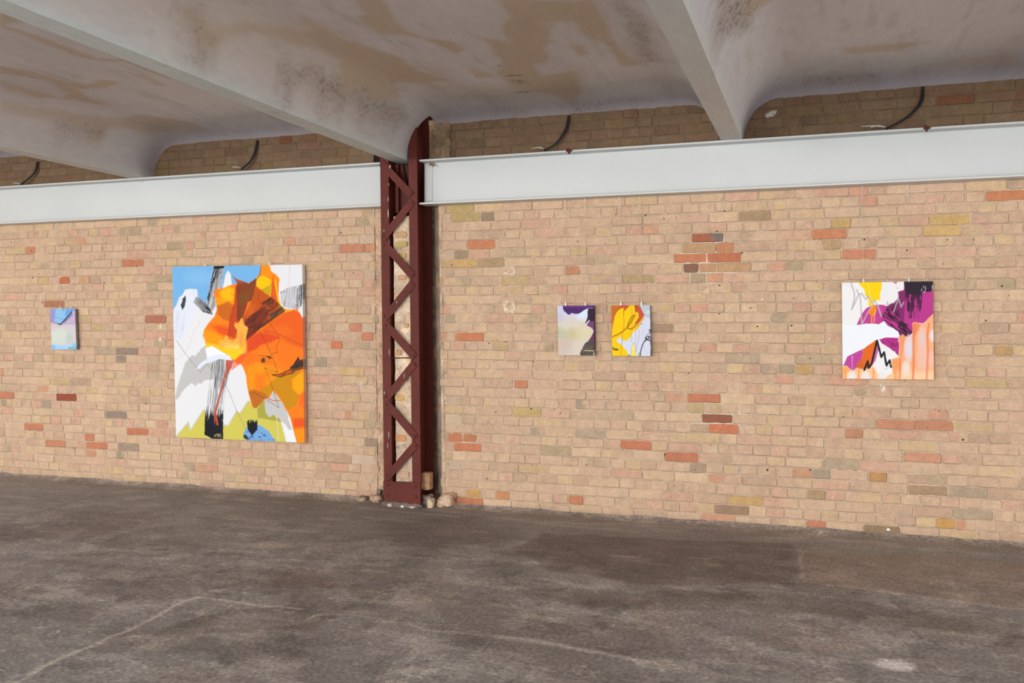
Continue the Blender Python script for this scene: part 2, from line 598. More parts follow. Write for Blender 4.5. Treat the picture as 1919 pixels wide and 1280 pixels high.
def make_ceiling():
    xs = []
    for k in range(-3, 4):
        c = RIB0 + k * RIBP
        xs += [c - RIBW / 2, c + RIBW / 2, c - RIBW / 2 + .008, c + RIBW / 2 - .008]
        q = np.linspace(0, 1, 15)[1:] ** 1.6 * .5
        xs += list(c + RIBW / 2 + q) + list(c - RIBW / 2 - q)
        m = np.arange(c + RIBW / 2 + .5, c + RIBP - RIBW / 2 - .5, .03)
        xs += list(m)
    xs = np.unique(np.round(xs, 4))
    ys = np.concatenate([np.arange(-8.5, -6, .5), np.arange(-6, -.4, .03), np.arange(-.4, .06, .015)])
    X, Y = np.meshgrid(xs, ys, indexing='ij')
    k = np.round((X - RIB0) / RIBP)
    s = np.abs(X - (RIB0 + k * RIBP)) - RIBW / 2
    t = np.clip(-Y / .36, 0, 1)
    cove = np.sqrt(np.clip(1 - (1 - t) ** 2, 0, 1))
    wob = (fbm(X * 2.2, Y * 1.1, 5, 4) - .5)
    H = (CEIL_W - SOFF) + (CEIL - CEIL_W) * cove + .022 * wob + .010 * np.sin(np.clip(s, 0, 9) / 2.583 * math.pi)
    wd = .30 + .12 * cove
    r = np.clip(s / wd, 0, 1)
    h = H * (1 - (1 - r) ** 2.5) ** (1 / 1.9)
    h = np.where(s <= 0, 0, h)
    edge = np.exp(-np.clip(s, 0, 9) / .004)
    Z = SOFF + h + (fbm(X * 9, Y * 3, 8, 4) - .5) * .006 * sstep(0, .1, h) + .0
    # formwork board joints run along the ribs
    bj = np.abs(((X * 7.1) % 1) - .5)
    Z = Z + np.where(h > H * .97, .0018 * sstep(.46, .5, bj), 0)
    x, y, z = X.ravel(), Y.ravel(), Z.ravel()
    hh = h.ravel()
    n = fbm(x * 1.3, y * .6, 13, 5)
    c = lin((205, 199, 196))[None, :] * (1 + .18 * (n - .5))[:, None]
    P = Paint(x, y, (0, 0, 0))
    P.c = c
    S = 2.977

    def W(pts, ox, zz=CEIL):
        return [px_ceiling(ox + a / S, b / S) for a, b in pts]
    tan = (194, 175, 152)
    tan2 = (199, 187, 172)
    drk = (166, 152, 138)
    kw = dict(f=.022, warp=.035, ws=5)
    L = [
        (0, tan, .85, [(0, 365), (180, 395), (380, 460), (480, 480), (560, 452), (670, 465), (600, 492), (440, 498), (520, 550), (660, 600), (540, 580), (380, 550), (200, 545), (0, 485), (0, 455), (180, 500), (330, 545), (390, 520), (250, 440), (0, 410)]),
        (0, tan, .85, [(0, 60), (120, 110), (220, 150), (120, 130), (30, 150), (200, 210), (420, 290), (560, 340), (680, 345), (700, 335), (1000, 450), (900, 430), (700, 355), (560, 355), (400, 310), (200, 235), (0, 150)]),
        (0, tan, .7, [(0, 555), (200, 590), (400, 630), (700, 670), (800, 635), (1000, 675), (1180, 735), (1060, 762), (860, 750), (700, 710), (600, 715), (580, 760), (530, 800), (460, 790), (520, 720), (300, 670), (0, 600)]),
        (0, tan, .7, [(670, 395), (800, 430), (950, 490), (880, 480), (740, 430)]),
        (0, drk, .45, [(300, 690), (480, 700), (590, 700), (560, 770), (520, 810), (350, 770)]),
        (0, tan, .85, [(1590, 0), (1700, 90), (1905, 220), (1905, 330), (1720, 250), (1560, 215), (1440, 170), (1250, 200), (1220, 250), (1120, 230), (1020, 100), (960, 60), (1050, 60), (1200, 140), (1340, 110), (1560, 150), (1740, 180), (1680, 80)]),
        (0, drk, .55, [(1000, 60), (1080, 60), (1240, 190), (1220, 250), (1150, 200)]),
        (0, drk, .75, [(1560, 320), (1640, 350), (1905, 440), (1905, 610), (1790, 540), (1640, 460), (1560, 400)]),
        (0, drk, .4, [(960, 140), (1100, 170), (1240, 250), (1150, 270), (1000, 200)]),
        (640, tan, .9, [(60, 0), (230, 0), (260, 60), (350, 160), (460, 210), (600, 230), (690, 280), (640, 300), (480, 220), (330, 200), (200, 190), (90, 100), (150, 90)]),
        (640, tan, .9, [(0, 210), (200, 290), (340, 330), (420, 400), (590, 450), (460, 470), (300, 470), (330, 540), (220, 560), (60, 480), (0, 470)]),
        (640, drk, .6, [(0, 480), (150, 520), (380, 640), (250, 720), (180, 680), (60, 600), (0, 560)]),
        (640, tan, .9, [(860, 0), (1400, 0), (1500, 200), (1620, 330), (1700, 370), (1560, 370), (1500, 250), (1380, 200), (1280, 120), (1160, 130), (1190, 240), (1130, 260), (1170, 350), (1060, 360), (1120, 430), (1300, 400), (1340, 460), (1330, 520), (1280, 600), (1150, 520), (1000, 500), (860, 420), (900, 330), (760, 200), (930, 240), (900, 140), (940, 100)]),
        (640, tan, .8, [(1270, 255), (1340, 250), (1390, 300), (1320, 310)]),
        (640, tan, .8, [(690, 370), (760, 400), (860, 430), (760, 440)]),
        (640, drk, .5, [(830, 620), (960, 600), (1020, 630), (870, 645)]),
        (640, drk, .45, [(1280, 560), (1640, 550), (1760, 560), (1560, 590), (1280, 605)]),
        (640, drk, .5, [(1540, 0), (1660, 80), (1760, 280), (1790, 350), (1700, 360), (1640, 250), (1560, 100)]),
        (1280, drk, .75, [(160, 0), (460, 0), (400, 60), (350, 170), (280, 200), (200, 190), (170, 100)]),
        (1280, tan, .6, [(300, 0), (520, 0), (430, 60), (350, 100)]),
        (1280, tan, .75, [(890, 275), (1000, 265), (1380, 235), (1200, 290), (910, 312)]),
        (1280, drk, .45, [(670, 440), (850, 400), (1090, 395), (1070, 440), (850, 460), (680, 465)]),
        (1280, tan, .5, [(1220, 390), (1500, 340), (1900, 300), (1900, 370), (1500, 400), (1220, 430)]),
    ]
    for ox, col, a, pts in L:
        if col is drk:
            P.rough = True
            P.poly(col, W(pts, ox), a, f=.06, warp=.07, ws=5)
            P.rough = False
        else:
            P.poly(tan2, W(pts, ox), a * .45, f=.07, warp=.07, ws=4)
            P.poly(col, W(pts, ox), a, **kw)
    # general blotches outside the photographed part and faint streaks inside
    bl = sstep(.56, .68, fbm(x * .9, y * .55, 77, 5)) * .35
    P._put(np.arange(len(x)), tan, bl * sstep(.0, .3, hh))
    st = sstep(.60, .75, fbm(x * 14, y * 1.6, 87, 4)) * .28
    P._put(np.arange(len(x)), drk, st * sstep(.1, .3, hh))
    # small spalls
    for a, b, ox in ((900, 365, 640), (960, 420, 640), (990, 450, 640), (1000, 512, 640), (1010, 465, 640)):
        cx, cy = W([(a, b)], ox)[0]
        P.line((70, 58, 48), [(cx - .05, cy), (cx + .06, cy + .03)], .015, .8, f=.012, warp=.03, ws=20)
    # soffits a cooler white; the middle rib has cool daylight painted in
    so = (s.ravel() <= .004) * 1.0
    P._put(np.arange(len(x)), (205, 204, 196), so * .7)
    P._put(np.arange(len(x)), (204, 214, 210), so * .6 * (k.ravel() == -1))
    P._put(np.arange(len(x)), (146, 136, 141), np.exp(-(y / .18) ** 2) * (hh > .02) * .8)  # cove by the wall: lavender-grey paint with its shade painted in
    gf = grid_faces(len(xs), len(ys), True)
    fx, fy = x[gf].mean(1), y[gf].mean(1)
    # pocket left open above the column where the slab was cut away
    keep = ~((fx > COLX1 - .13) & (fx < COLX1 + .085) & (fy > COLY + .03))
    gf = gf[keep]
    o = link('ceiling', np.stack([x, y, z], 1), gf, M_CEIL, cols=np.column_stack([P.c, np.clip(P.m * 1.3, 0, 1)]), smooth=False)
    me = o.data
    me.polygons.foreach_set('use_smooth', np.ones(len(me.polygons), dtype=bool))
    me.set_sharp_from_angle(angle=math.radians(38))
    tag(o, kind='structure')


make_ceiling()

# ------------------------------------------------------------------ brick wall
PAL = [((206, 173, 144), 30), ((200, 166, 138), 22), ((210, 178, 144), 16), ((208, 177, 136), 10), ((205, 163, 138), 15),
       ((206, 155, 129), 4), ((198, 169, 126), 4), ((176, 155, 124), 3), ((188, 157, 132), 10), ((202, 138, 108), .7), ((158, 144, 120), 1.0)]
OVR = [(1325, 450, (160, 92, 66), 1), (1290, 467, (160, 112, 82), 0), (1320, 467, (178, 140, 96), 0), (1358, 467, (188, 122, 84), 0),
       (1293, 486, (208, 122, 84), 1), (1358, 485, (196, 108, 72), 1), (1295, 506, (128, 94, 74), 0), (1325, 506, (190, 140, 106), 0), (1357, 505, (176, 138, 92), 0),
       (1325, 524, (208, 152, 118), 1), (1319, 745, (190, 112, 80), 1), (1343, 784, (142, 86, 66), 1), (1369, 803, (212, 118, 80), 0),
       (1377, 763, (200, 172, 140), 0), (1315, 763, (186, 164, 112), 0),
       (120, 523, (186, 92, 54), 0), (124, 741, (142, 70, 52), 1), (82, 728, (206, 150, 112), 0), (160, 523, (200, 150, 110), 0), (90, 523, (196, 168, 110), 0),
       (230, 656, (104, 98, 94), 0), (222, 673, (112, 106, 100), 0), (235, 776, (108, 102, 98), 0), (250, 835, (128, 118, 108), 0), (685, 828, (122, 112, 100), 0),
       (13, 737, (200, 116, 86), 1), (298, 597, (172, 108, 86), 1), (48, 796, (190, 112, 84), 1), (243, 806, (198, 112, 80), 1), (160, 815, (200, 120, 88), 0),
       (182, 831, (202, 118, 86), 1), (104, 827, (202, 126, 92), 1), (265, 491, (196, 116, 80), 0), (50, 463, (208, 130, 94), 1), (93, 567, (170, 112, 84), 1),
       (902, 459, (208, 124, 84), 1), (870, 631, (212, 120, 82), 1), (853, 820, (204, 118, 80), 0), (880, 820, (196, 122, 80), 0), (877, 836, (208, 118, 84), 1),
       (987, 769, (184, 162, 92), 1), (987, 717, (192, 118, 88), 0), (1165, 831, (206, 116, 84), 0), (870, 408, (166, 152, 84), 0), (926, 406, (112, 104, 84), 0),
       (858, 392, (168, 152, 84), 0), (875, 477, (128, 118, 92), 0), (922, 493, (150, 128, 88), 1), (1196, 524, (164, 142, 96), 1), (1075, 508, (206, 138, 102), 0),
       (876, 497, (196, 158, 84), 1), (1073, 935, (200, 120, 84), 0), (932, 924, (202, 134, 84), 0), (876, 922, (196, 150, 84), 0), (868, 937, (204, 118, 84), 1),
       (1415, 406, (140, 122, 88), 1), (1574, 423, (192, 160, 84), 0), (1574, 441, (212, 128, 90), 1), (1612, 481, (210, 132, 98), 1), (1654, 995, (112, 96, 66), 1),
       (1717, 921, (142, 116, 88), 1), (1650, 895, (184, 134, 78), 0), (1380, 956, (122, 98, 78), 0), (1284, 856, (200, 114, 84), 1), (1315, 876, (150, 132, 108), 0),
       (1884, 660, (180, 142, 78), 0), (1763, 414, (192, 160, 84), 0), (1800, 436, (210, 174, 96), 1), (1515, 926, (150, 130, 88), 0), (1513, 983, (206, 124, 92), 1),
       (1251, 616, (136, 116, 92), 0), (1243, 651, (172, 150, 110), 0), (1504, 693, (192, 152, 84), 0), (1415, 940, (190, 152, 84), 1), (1555, 457, (170, 142, 96), 0),
       (1640, 657, (204, 140, 106), 1), (1700, 560, (206, 138, 104), 1), (1690, 797, (206, 136, 104), 1), (1910, 375, (206, 122, 82), 0), (1790, 984, (196, 146, 74), 0),
       (700, 463, (204, 140, 104), 1), (655, 463, (206, 128, 98), 1), (664, 620, (208, 132, 100), 0), (690, 630, (210, 124, 94), 0), (640, 645, (214, 118, 82), 0),
       (672, 700, (206, 170, 112), 0), (1700, 865, (204, 142, 112), 1), (1760, 800, (204, 134, 100), 1), (1596, 815, (196, 132, 100), 0), (1500, 880, (200, 146, 112), 0)]
rng = np.random.RandomState(12)


def build_wall():
    V, C, Fq = [], [], []
    PW = np.array([p[1] for p in PAL], float)
    PW /= PW.sum()
    course = .0771
    bricks = []
    x0, x1 = -11.2, 3.6
    anch = {}
    for py, xs_ in ((450, (1296, 1357)), (467, (1279, 1310, 1342, 1376)), (486, (1263, 1325, 1390)), (506, (1280, 1310, 1343, 1373)), (524, (1293, 1358)),
                    (745, (1287, 1351)), (784, (1315, 1373)), (803, (1353, 1385)), (523, (112, 131)), (741, (106, 144)), (728, (73, 91)), (459, (876, 929)),
                    (406, (1385, 1446)), (481, (1577, 1644)), (995, (1619, 1688)), (835, (851, 903)), (769, (961, 1015))):
        for q in xs_:
            X, Z = px_wall(q, py)
            anch.setdefault(int(Z / course), []).append(X)
    for r in range(43):
        z0 = r * course
        L = .256 if r % 2 == 0 else .1285
        x = x0 + {0: 0, 1: .064}[r % 2] + rng.uniform(-.03, .03) + (.128 if (r // 2) % 2 and r % 2 == 0 else 0)
        while x < x1:
            l = L
            if r % 2 == 0 and rng.rand() < .16:
                l = .1285
            if r % 2 == 1 and rng.rand() < .10:
                l = .256 if rng.rand() < .5 else .19
            l += rng.uniform(-.007, .007)
            for a in anch.get(r, ()):
                if abs(x + l - a) < (.132 if r % 2 == 0 else .066) and a - x > .06:
                    l = a - x
                    break
            bricks.append([x, z0, l, r])
            x += l
    pal = [np.array(p[0], float) for p in PAL]
    ov = []
    for px, py, c, st in OVR:
        X, Z = px_wall(px, py)
        ov.append((X, Z, np.array(c, float)))
    for bx, bz, l, r in bricks:
        cx, cz = bx + l / 2, bz + course / 2
        lean = TILT * (cz - 1.2)
        edge_j = .02 * math.sin(r * 2.3) + .012 * math.sin(r * 5.1)
        if CH_L + lean - .02 < cx + l / 2 and cx - l / 2 < CH_R + lean + .02 + edge_j:
            lo, hi = CH_L + lean + edge_j, CH_R + lean + edge_j
            a, b = bx, bx + l
            if a < lo < b:
                b = lo
            elif a < hi < b:
                a = hi
            else:
                continue
            if b - a < .04:
                continue
            bx, l = a, b - a
            cx = bx + l / 2
        gap = .0095
        hw, hh = l / 2 - gap / 2 + rng.uniform(-.002, .002), course / 2 - gap / 2 + rng.uniform(-.0025, .002)
        col = pal[rng.choice(len(pal), p=PW)] + rng.uniform(-6, 6)
        o_hit = False
        c2, c2s = None, 0
        if rng.rand() < .3:
            c2, c2s = pal[rng.choice(len(pal), p=PW)], rng.uniform(-.6, .6)
            c2 = lin(c2 * .6 + np.array((204, 173, 144)) * .4)
        for X, Z, c in ov:
            if bx <= X < bx + l and bz <= Z < bz + course:
                col = c * (.94 if c[0] > 195 and c[1] < 140 else 1.0) * (.52 if c[1] > .78 * c[0] else (.72 if c[0] > 175 else .85)) + np.array((204, 168, 138)) * (.48 if c[1] > .78 * c[0] else (.28 if c[0] > 175 else .15))
                o_hit = True
                c2 = None
                if abs(X - px_wall(1325, 450)[0]) < .01 and abs(Z - px_wall(1325, 450)[1]) < .01:
                    c2, c2s = lin((128, 116, 108)), .35
        if not o_hit:
            bl = rng.uniform(.1, .62)
            col = col * (1 - bl) + np.array((204, 173, 144)) * bl
        pr = .0012 + rng.rand() * .0026
        if o_hit:
            pr += .001
        tilt = rng.uniform(-.0015, .0015, 2)
        rot = rng.uniform(-.006, .006)
        # outline
        nx = 8 if l > .18 else 4
        cr = rng.uniform(.001, .005, 4)
        pts = []
        for i in range(nx):
            t = i / (nx - 1)
            pts.append((-hw + cr[0] + t * (2 * hw - cr[0] - cr[1]), -hh, 0))
        for t in (.25, .75):
            pts.append((hw, -hh + t * 2 * hh, 1))
        for i in range(nx):
            t = 1 - i / (nx - 1)
            pts.append((-hw + cr[3] + t * (2 * hw - cr[3] - cr[2]), hh, 2))
        for t in (.75, .25):
            pts.append((-hw, -hh + t * 2 * hh, 3))
        n = len(pts)
        crk = np.array([(1.0 if rng.rand() < .6 else .35), (1.0 if rng.rand() < .6 else .25), (.6 if rng.rand() < .25 else .1), (.6 if rng.rand() < .22 else .1)])  # crevice dirt; heavier below and right, where edge shade is painted in
        b0 = len(V)
        colL = lin(col)
        dirt_shade = lin((56, 40, 30))
        mort = lin((200, 174, 148))
        jit = rng.uniform(-.0014, .0014, (n, 2)) * (1.0 if rng.rand() < .75 else 2.2)
        ch = rng.rand(n)
        for ring in range(4):
            for i, (u, v, sd) in enumerate(pts):
                if ring == 0:
                    k, yy = 1.0, -.0002
                    q = (u + jit[i, 0] + np.sign(u) * .0022, v + jit[i, 1] + np.sign(v) * .0022)
                    a = np.clip(crk[sd] * (.45 + ch[i]), 0, 1)
                    cc = mort * (1 - a) + dirt_shade * a
                elif ring == 1:
                    q = (u + jit[i, 0], v + jit[i, 1])
                    yy = -pr * .35
                    a = crk[sd] * .45
                    cc = colL * (1 - a) + dirt_shade * a
                elif ring == 2:
                    e = .002
                    q = (u + jit[i, 0] * .7 - np.sign(u) * e, v + jit[i, 1] * .7 - np.sign(v) * e)
                    yy = -pr
                    cc = colL * (.98 + .06 * ch[i])
                else:
                    q = (u * .72, v * .45)
                    yy = -pr - .0008 + rng.uniform(-.0008, .0008)
                    cc = colL * (.96 + .08 * rng.rand())
                if c2 is not None and ring > 0:
                    w_ = float(sstep(-.25, .25, u / hw * (1 if c2s > 0 else -1) - abs(c2s) + v / hh * .15))
                    cc = cc * (1 - w_) + c2 * w_ * (1 - .3 * (ring == 1))
                X = cx + q[0] - rot * q[1]
                Z = cz + q[1] + rot * q[0]
                V.append((X, yy + (tilt[0] * q[0] * 8 + tilt[1] * q[1] * 12) * (ring > 0), Z))
                C.append(cc)
        for ring in range(3):
            for i in range(n):
                j = (i + 1) % n
                Fq.append((b0 + ring * n + i, b0 + ring * n + j, b0 + (ring + 1) * n + j, b0 + (ring + 1) * n + i))
        q0 = b0 + 3 * n
        tp = [q0 + nx + 2 + (nx - 1 - i) for i in range(nx)]
        for i in range(nx - 1):
            Fq.append((q0 + i, q0 + i + 1, tp[i + 1], tp[i]))
        Fq.append((q0 + nx - 1, q0 + nx, q0 + nx + 1, tp[nx - 1]))
        Fq.append((tp[0], q0 + 2 * nx + 2, q0 + 2 * nx + 3, q0))
    # mortar sheets (left and right of the column chase)
    nb = len(V)
    nF = len(Fq)
    V = [tuple(v) for v in V]
    allV, allC = [np.array(V, float)], [np.array(C, float)]
    base = nb
    for a, b in ((-11.2, CH_L), (CH_R, 3.6)):
        xs = np.linspace(a, b, int((b - a) / .013))
        zs = np.linspace(-.02, 3.31, 256)
        X, Z = np.meshgrid(xs, zs, indexing='ij')
        x, z = X.ravel(), Z.ravel()
        fl = (x - a) / (b - a) if b == CH_L else (b - x) / (b - a)
        sh = TILT * (z - 1.2) + .018 * (fbm(z * 9, z * 0, 3, 4) - .5) * 2
        xx = x + sh * sstep(.9, 1.0, fl)
        y = (fbm(x * 45, z * 45, 41, 3) - .5) * .003 + (fbm(x * 6, z * 6, 44, 3) - .5) * .0026 + .0002
        t = fbm(x * 3, z * 3, 46, 4)
        c = lin((200, 174, 148))[None, :] * (1 + .26 * (t - .5))[:, None]
        wh = sstep(.62, .75, fbm(x * 5, z * 8, 47, 4))[:, None] * .5
        c = c * (1 - wh) + lin((214, 188, 162)) * wh
        for bx_, by_, rx_, rz_ in ((1325, 487, .30, .19), (1345, 775, .28, .13), (112, 738, .24, .09), (118, 530, .12, .08), (955, 540, .10, .2)):
            X_, Z_ = px_wall(bx_, by_)
            q = sstep(1.15, .7, np.sqrt(((x - X_) / rx_) ** 2 + ((z - Z_) / rz_) ** 2) + (t - .5) * .8)[:, None] * .8
            c = c * (1 - q) + lin((222, 204, 182)) * q
        allV.append(np.stack([xx, y, z], 1))
        allC.append(c)
        gf = grid_faces(len(xs), len(zs)) + base
        Fq += [tuple(q) for q in gf.tolist()]
        base += len(x)
    Vv = np.concatenate(allV)
    Cc = np.concatenate(allC)
    # the foot of the wall is a little darker, and paler repair patches
    x, z = Vv[:, 0], Vv[:, 2]
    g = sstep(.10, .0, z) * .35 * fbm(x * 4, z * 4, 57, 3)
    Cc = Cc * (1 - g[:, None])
    # strip above the beam: shade put into the brick colour, darker and browner
    shade_band = sstep(2.90, 2.93, z)[:, None]
    Cc = Cc * (1 - shade_band) + Cc * np.array((.37, .35, .31)) * shade_band
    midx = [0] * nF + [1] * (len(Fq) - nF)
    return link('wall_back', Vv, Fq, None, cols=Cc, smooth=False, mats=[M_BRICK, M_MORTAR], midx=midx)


wall = tag(build_wall(), kind='structure')


def rough_sheet(name, P0, P1, z0, z1, amp, colf, seed, step=.012, nrm=(0, -1), parent=None, fade=True, mat=None):
    """rough vertical sheet from P0 to P1 (XY), displaced along nrm"""
    L = math.hypot(P1[0] - P0[0], P1[1] - P0[1])
    nu, nv = max(4, int(L / step)), max(4, int((z1 - z0) / step))
    U, Vv = np.meshgrid(np.linspace(0, 1, nu), np.linspace(z0, z1, nv), indexing='ij')
    u, z = U.ravel(), Vv.ravel()
    x = P0[0] + (P1[0] - P0[0]) * u
    y = P0[1] + (P1[1] - P0[1]) * u
    d = (fbm(u * L * 14, z * 14, seed, 5) - .5) * 2 * amp + np.abs(fbm(u * L * 40, z * 40, seed + 5, 3) - .5) * amp
    x = x + nrm[0] * d + TILT * (z - 1.2)
    y = y + nrm[1] * d
    c = colf(u, z, L)
    return link(name, np.stack([x, y, z], 1), grid_faces(nu, nv), mat or M_PLASTER, parent, cols=c, smooth=True)


def pl_col(light=(206, 180, 154), dark=(150, 128, 108), seed=3, extra=None):
    def f(u, z, L):
        t = fbm(u * L * 9, z * 9, seed, 5)[:, None]
        c = lin(light) * t * 1.25 + lin(dark) * (1.1 - t * .9)
        b = sstep(.56, .66, fbm(u * L * 16, z * 13, seed + 3, 3))[:, None]
        c = c * (1 - .35 * b) + lin((206, 158, 124)) * .35 * b
        k = sstep(.64, .72, fbm(u * L * 22, z * 18, seed + 8, 3))[:, None]
        c = c * (1 - .3 * k) + lin((105, 88, 76)) * .3 * k
        return c
    return f


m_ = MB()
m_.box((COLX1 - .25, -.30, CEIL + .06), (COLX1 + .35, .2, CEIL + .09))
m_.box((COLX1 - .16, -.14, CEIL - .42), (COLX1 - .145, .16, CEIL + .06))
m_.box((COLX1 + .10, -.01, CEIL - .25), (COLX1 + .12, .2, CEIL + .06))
m_.build('pocket_blocker', surface('pocket_shade', (60, 50, 44), .95, .05), wall)  # dark boxes added to close the pocket off and keep it black
# masonry chase that the column stands in
rough_sheet('chase_back', (CH_L - .2, .16), (CH_R + .2, .16), 0, 3.4, .01, pl_col((110, 94, 80), (70, 60, 52), 4), 4, .02, parent=wall)  # recess shade is put into the dark plaster colour
XC0, XC1 = COLX0 + .077 + .008, COLX1 - .077 - .008
fill = rough_sheet('chase_infill', (XC0, -.135), (XC1, -.135), 0, 2.445, .009, pl_col((212, 190, 164), (178, 156, 132), 14), 14, .007, parent=wall)
rough_sheet('chase_reveal', (COLX1 + .012, .125), (CH_R + .015, -.003), 0, 2.9, .012, pl_col((186, 170, 150), (150, 134, 116), 24), 24, .008, nrm=(.3, -1), parent=wall)
rough_sheet('chase_edge', (CH_R - .012, -.002), (CH_R + .05, .003), 0, 2.6, .006, pl_col((206, 178, 150), (160, 132, 108), 28), 28, .008, parent=wall)
rough_sheet('chase_reveal', (CH_L - .045, .003), (COLX0 - .005, -.006), 0, 2.7, .010, pl_col((206, 174, 146), (160, 132, 108), 34), 34, .008, parent=wall)
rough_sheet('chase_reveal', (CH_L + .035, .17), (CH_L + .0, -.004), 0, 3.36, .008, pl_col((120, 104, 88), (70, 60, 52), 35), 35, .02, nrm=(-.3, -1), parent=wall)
# rubble pier above the beam right of the column
xa = px_wall(808, 280)[0] - TILT * 1.7
xb = px_wall(846, 280)[0] - TILT * 1.7
rough_sheet('chase_rubble', (xa, -.03), (xb, -.012), 2.86, 3.26, .022, pl_col((150, 126, 98), (96, 80, 64), 44), 44, .008, parent=wall)

# a few stray bricks bedded in the infill
mb = MB()
vv, cc, ff = [], [], []
for (px, py, wpx, hpx, c) in ((752, 555, 24, 13, (214, 172, 128)), (752, 480, 24, 12, (200, 172, 110)), (750, 745, 22, 13, (208, 170, 112)), (752, 821, 24, 14, (208, 150, 108)),
                              (757, 890, 26, 16, (208, 172, 140)), (748, 661, 14, 12, (204, 160, 120)), (763, 610, 9, 8, (206, 172, 110)), (752, 440, 26, 13, (204, 162, 122)),
                              (753, 458, 26, 12, (190, 168, 108)), (755, 520, 20, 10, (206, 158, 124))):
    X, Z = px_wall(px, py, -.135)
    wx, wz = wpx / 228 / 2, hpx / 228 / 2
    b0 = len(vv)
    n = 12
    for k, (s_, y_) in enumerate(((1.0, -.126), (.96, -.143), (.8, -.146))):
        for i in range(n):
            t = 2 * math.pi * i / n
            ux = math.copysign(abs(math.cos(t)) ** .45, math.cos(t))
            uz = math.copysign(abs(math.sin(t)) ** .45, math.sin(t))
            vv.append((X + wx * ux * s_ * R.uniform(.93, 1.05), y_ + R.uniform(-.002, .002), Z + wz * uz * s_ * R.uniform(.9, 1.08)))
            cc.append(lin(c) * R.uniform(.85, 1.05))
    for k in range(2):
        for i in range(n):
            ff.append((b0 + k * n + i, b0 + k * n + (i + 1) % n, b0 + (k + 1) * n + (i + 1) % n, b0 + (k + 1) * n + i))
    ff.append(tuple(b0 + 2 * n + i for i in range(n)))
link('infill_bricks', vv, ff, M_BRICK, wall, cols=np.array(cc))


def lump(name, loc, size, seed, col, parent=None, amp=.35, mat=None, res=22, crater=None, pw=4, smooth=True):
    """irregular chipped lump"""
    th = np.linspace(0, math.pi, res)
    ph = np.linspace(0, 2 * math.pi, res * 2 + 1)[:-1]
    T, Pp = np.meshgrid(th, ph, indexing='ij')
    nx, ny, nz = np.sin(T) * np.cos(Pp), np.sin(T) * np.sin(Pp), np.cos(T)
    m = (np.abs(nx) ** pw + np.abs(ny) ** pw + np.abs(nz) ** pw) ** (-1 / pw)
    nn = (fbm(nx * 2 + 5 + seed, ny * 2 + nz * 1.7 + 9, seed, 4) - .5) * 2 * amp
    r = m * (1 + nn) * .9
    x, y, z = nx * r * size[0], ny * r * size[1], nz * r * size[2]
    if crater:
        d = np.sqrt((x / size[0] / crater) ** 2 + (z / size[2] / crater) ** 2)
        y = np.where(y < 0, y + np.exp(-d ** 4) * size[1] * 1.5, y)
    t = fbm(x / size[0] * 3 + seed, z / size[2] * 3 + y / size[1], seed + 3, 4)
    c = lin(col)[None, :] * (.55 + .85 * t.ravel()[:, None])
    if crater:
        dd = np.exp(-(d.ravel()) ** 2)[:, None] * (ny.ravel()[:, None] < 0)
        c = c * (1 - .6 * dd) + lin((110, 84, 62)) * .6 * dd
    n1, n2 = T.shape
    V = np.stack([x.ravel(), y.ravel(), z.ravel()], 1)
    i = np.arange(n1 - 1)[:, None] * n2 + np.arange(n2)[None, :]
    j = np.arange(n1 - 1)[:, None] * n2 + (np.arange(n2)[None, :] + 1) % n2
    f = np.stack([i.ravel(), i.ravel() + n2, j.ravel() + n2, j.ravel()], 1)
    o = link(name, V, f, mat or M_PLASTER, parent, cols=c, smooth=smooth)
    o.location = loc
    return o


# plastered holes in the wall
for px, py, sx, sz, sd in ((955, 508, .066, .040, 3), (956, 575, .060, .055, 8)):
    X, Z = px_wall(px, py)
    lump('plaster_patch', (X, .006, Z), (sx, .018, sz), sd, (222, 198, 170), wall, .3, crater=.38, res=30)
for px, py, sx, sz, sd, c in ((1322, 545, .05, .025, 5, (206, 176, 146)), (1018, 606, .05, .02, 6, (200, 170, 140)), (302, 612, .012, .03, 7, (228, 218, 206)), (301, 635, .012, .03, 9, (228, 218, 206)),
                              (1655, 728, .02, .035, 10, (224, 205, 184)), (676, 719, .03, .018, 11, (190, 186, 184)), (1665, 992, .014, .011, 12, (240, 236, 232)),
                              (1385, 880, .01, .012, 13, (168, 170, 182)), (1445, 213, .05, .03, 15, (196, 184, 172))):
    X, Z = px_wall(px, py)
    lump('plaster_patch', (X, .002, Z), (sx, .008, sz), sd, c, wall, .35, res=16)

vv, cc, ff = [], [], []
rp = np.random.RandomState(9)
spots = [(px, py, .0055, (58, 42, 34)) for px, py in ((1344, 433), (1391, 474), (1358, 395), (1349, 535), (1349, 588), (1407, 577), (1484, 610), (1040, 767), (996, 766), (1620, 449), (1210, 404), (1245, 410), (1155, 402), (1420, 612), (1878, 536), (1848, 601), (60, 470), (196, 530), (268, 410), (640, 436))]
spots += [(px, py, .005, (236, 228, 216)) for px, py in ((1008, 746), (1033, 762), (930, 800), (1429, 561), (1431, 577), (1554, 622), (1554, 636), (1388, 665), (860, 745), (1700, 352), (1398, 848), (620, 470), (650, 520))]
for k in range(110):
    spots.append((rp.uniform(0, 1919), rp.uniform(430, 920), rp.uniform(.002, .0065), (74, 56, 44)))
for k in range(70):
    spots.append((rp.uniform(0, 1919), rp.uniform(430, 940), rp.uniform(.002, .004), (226, 212, 196)))
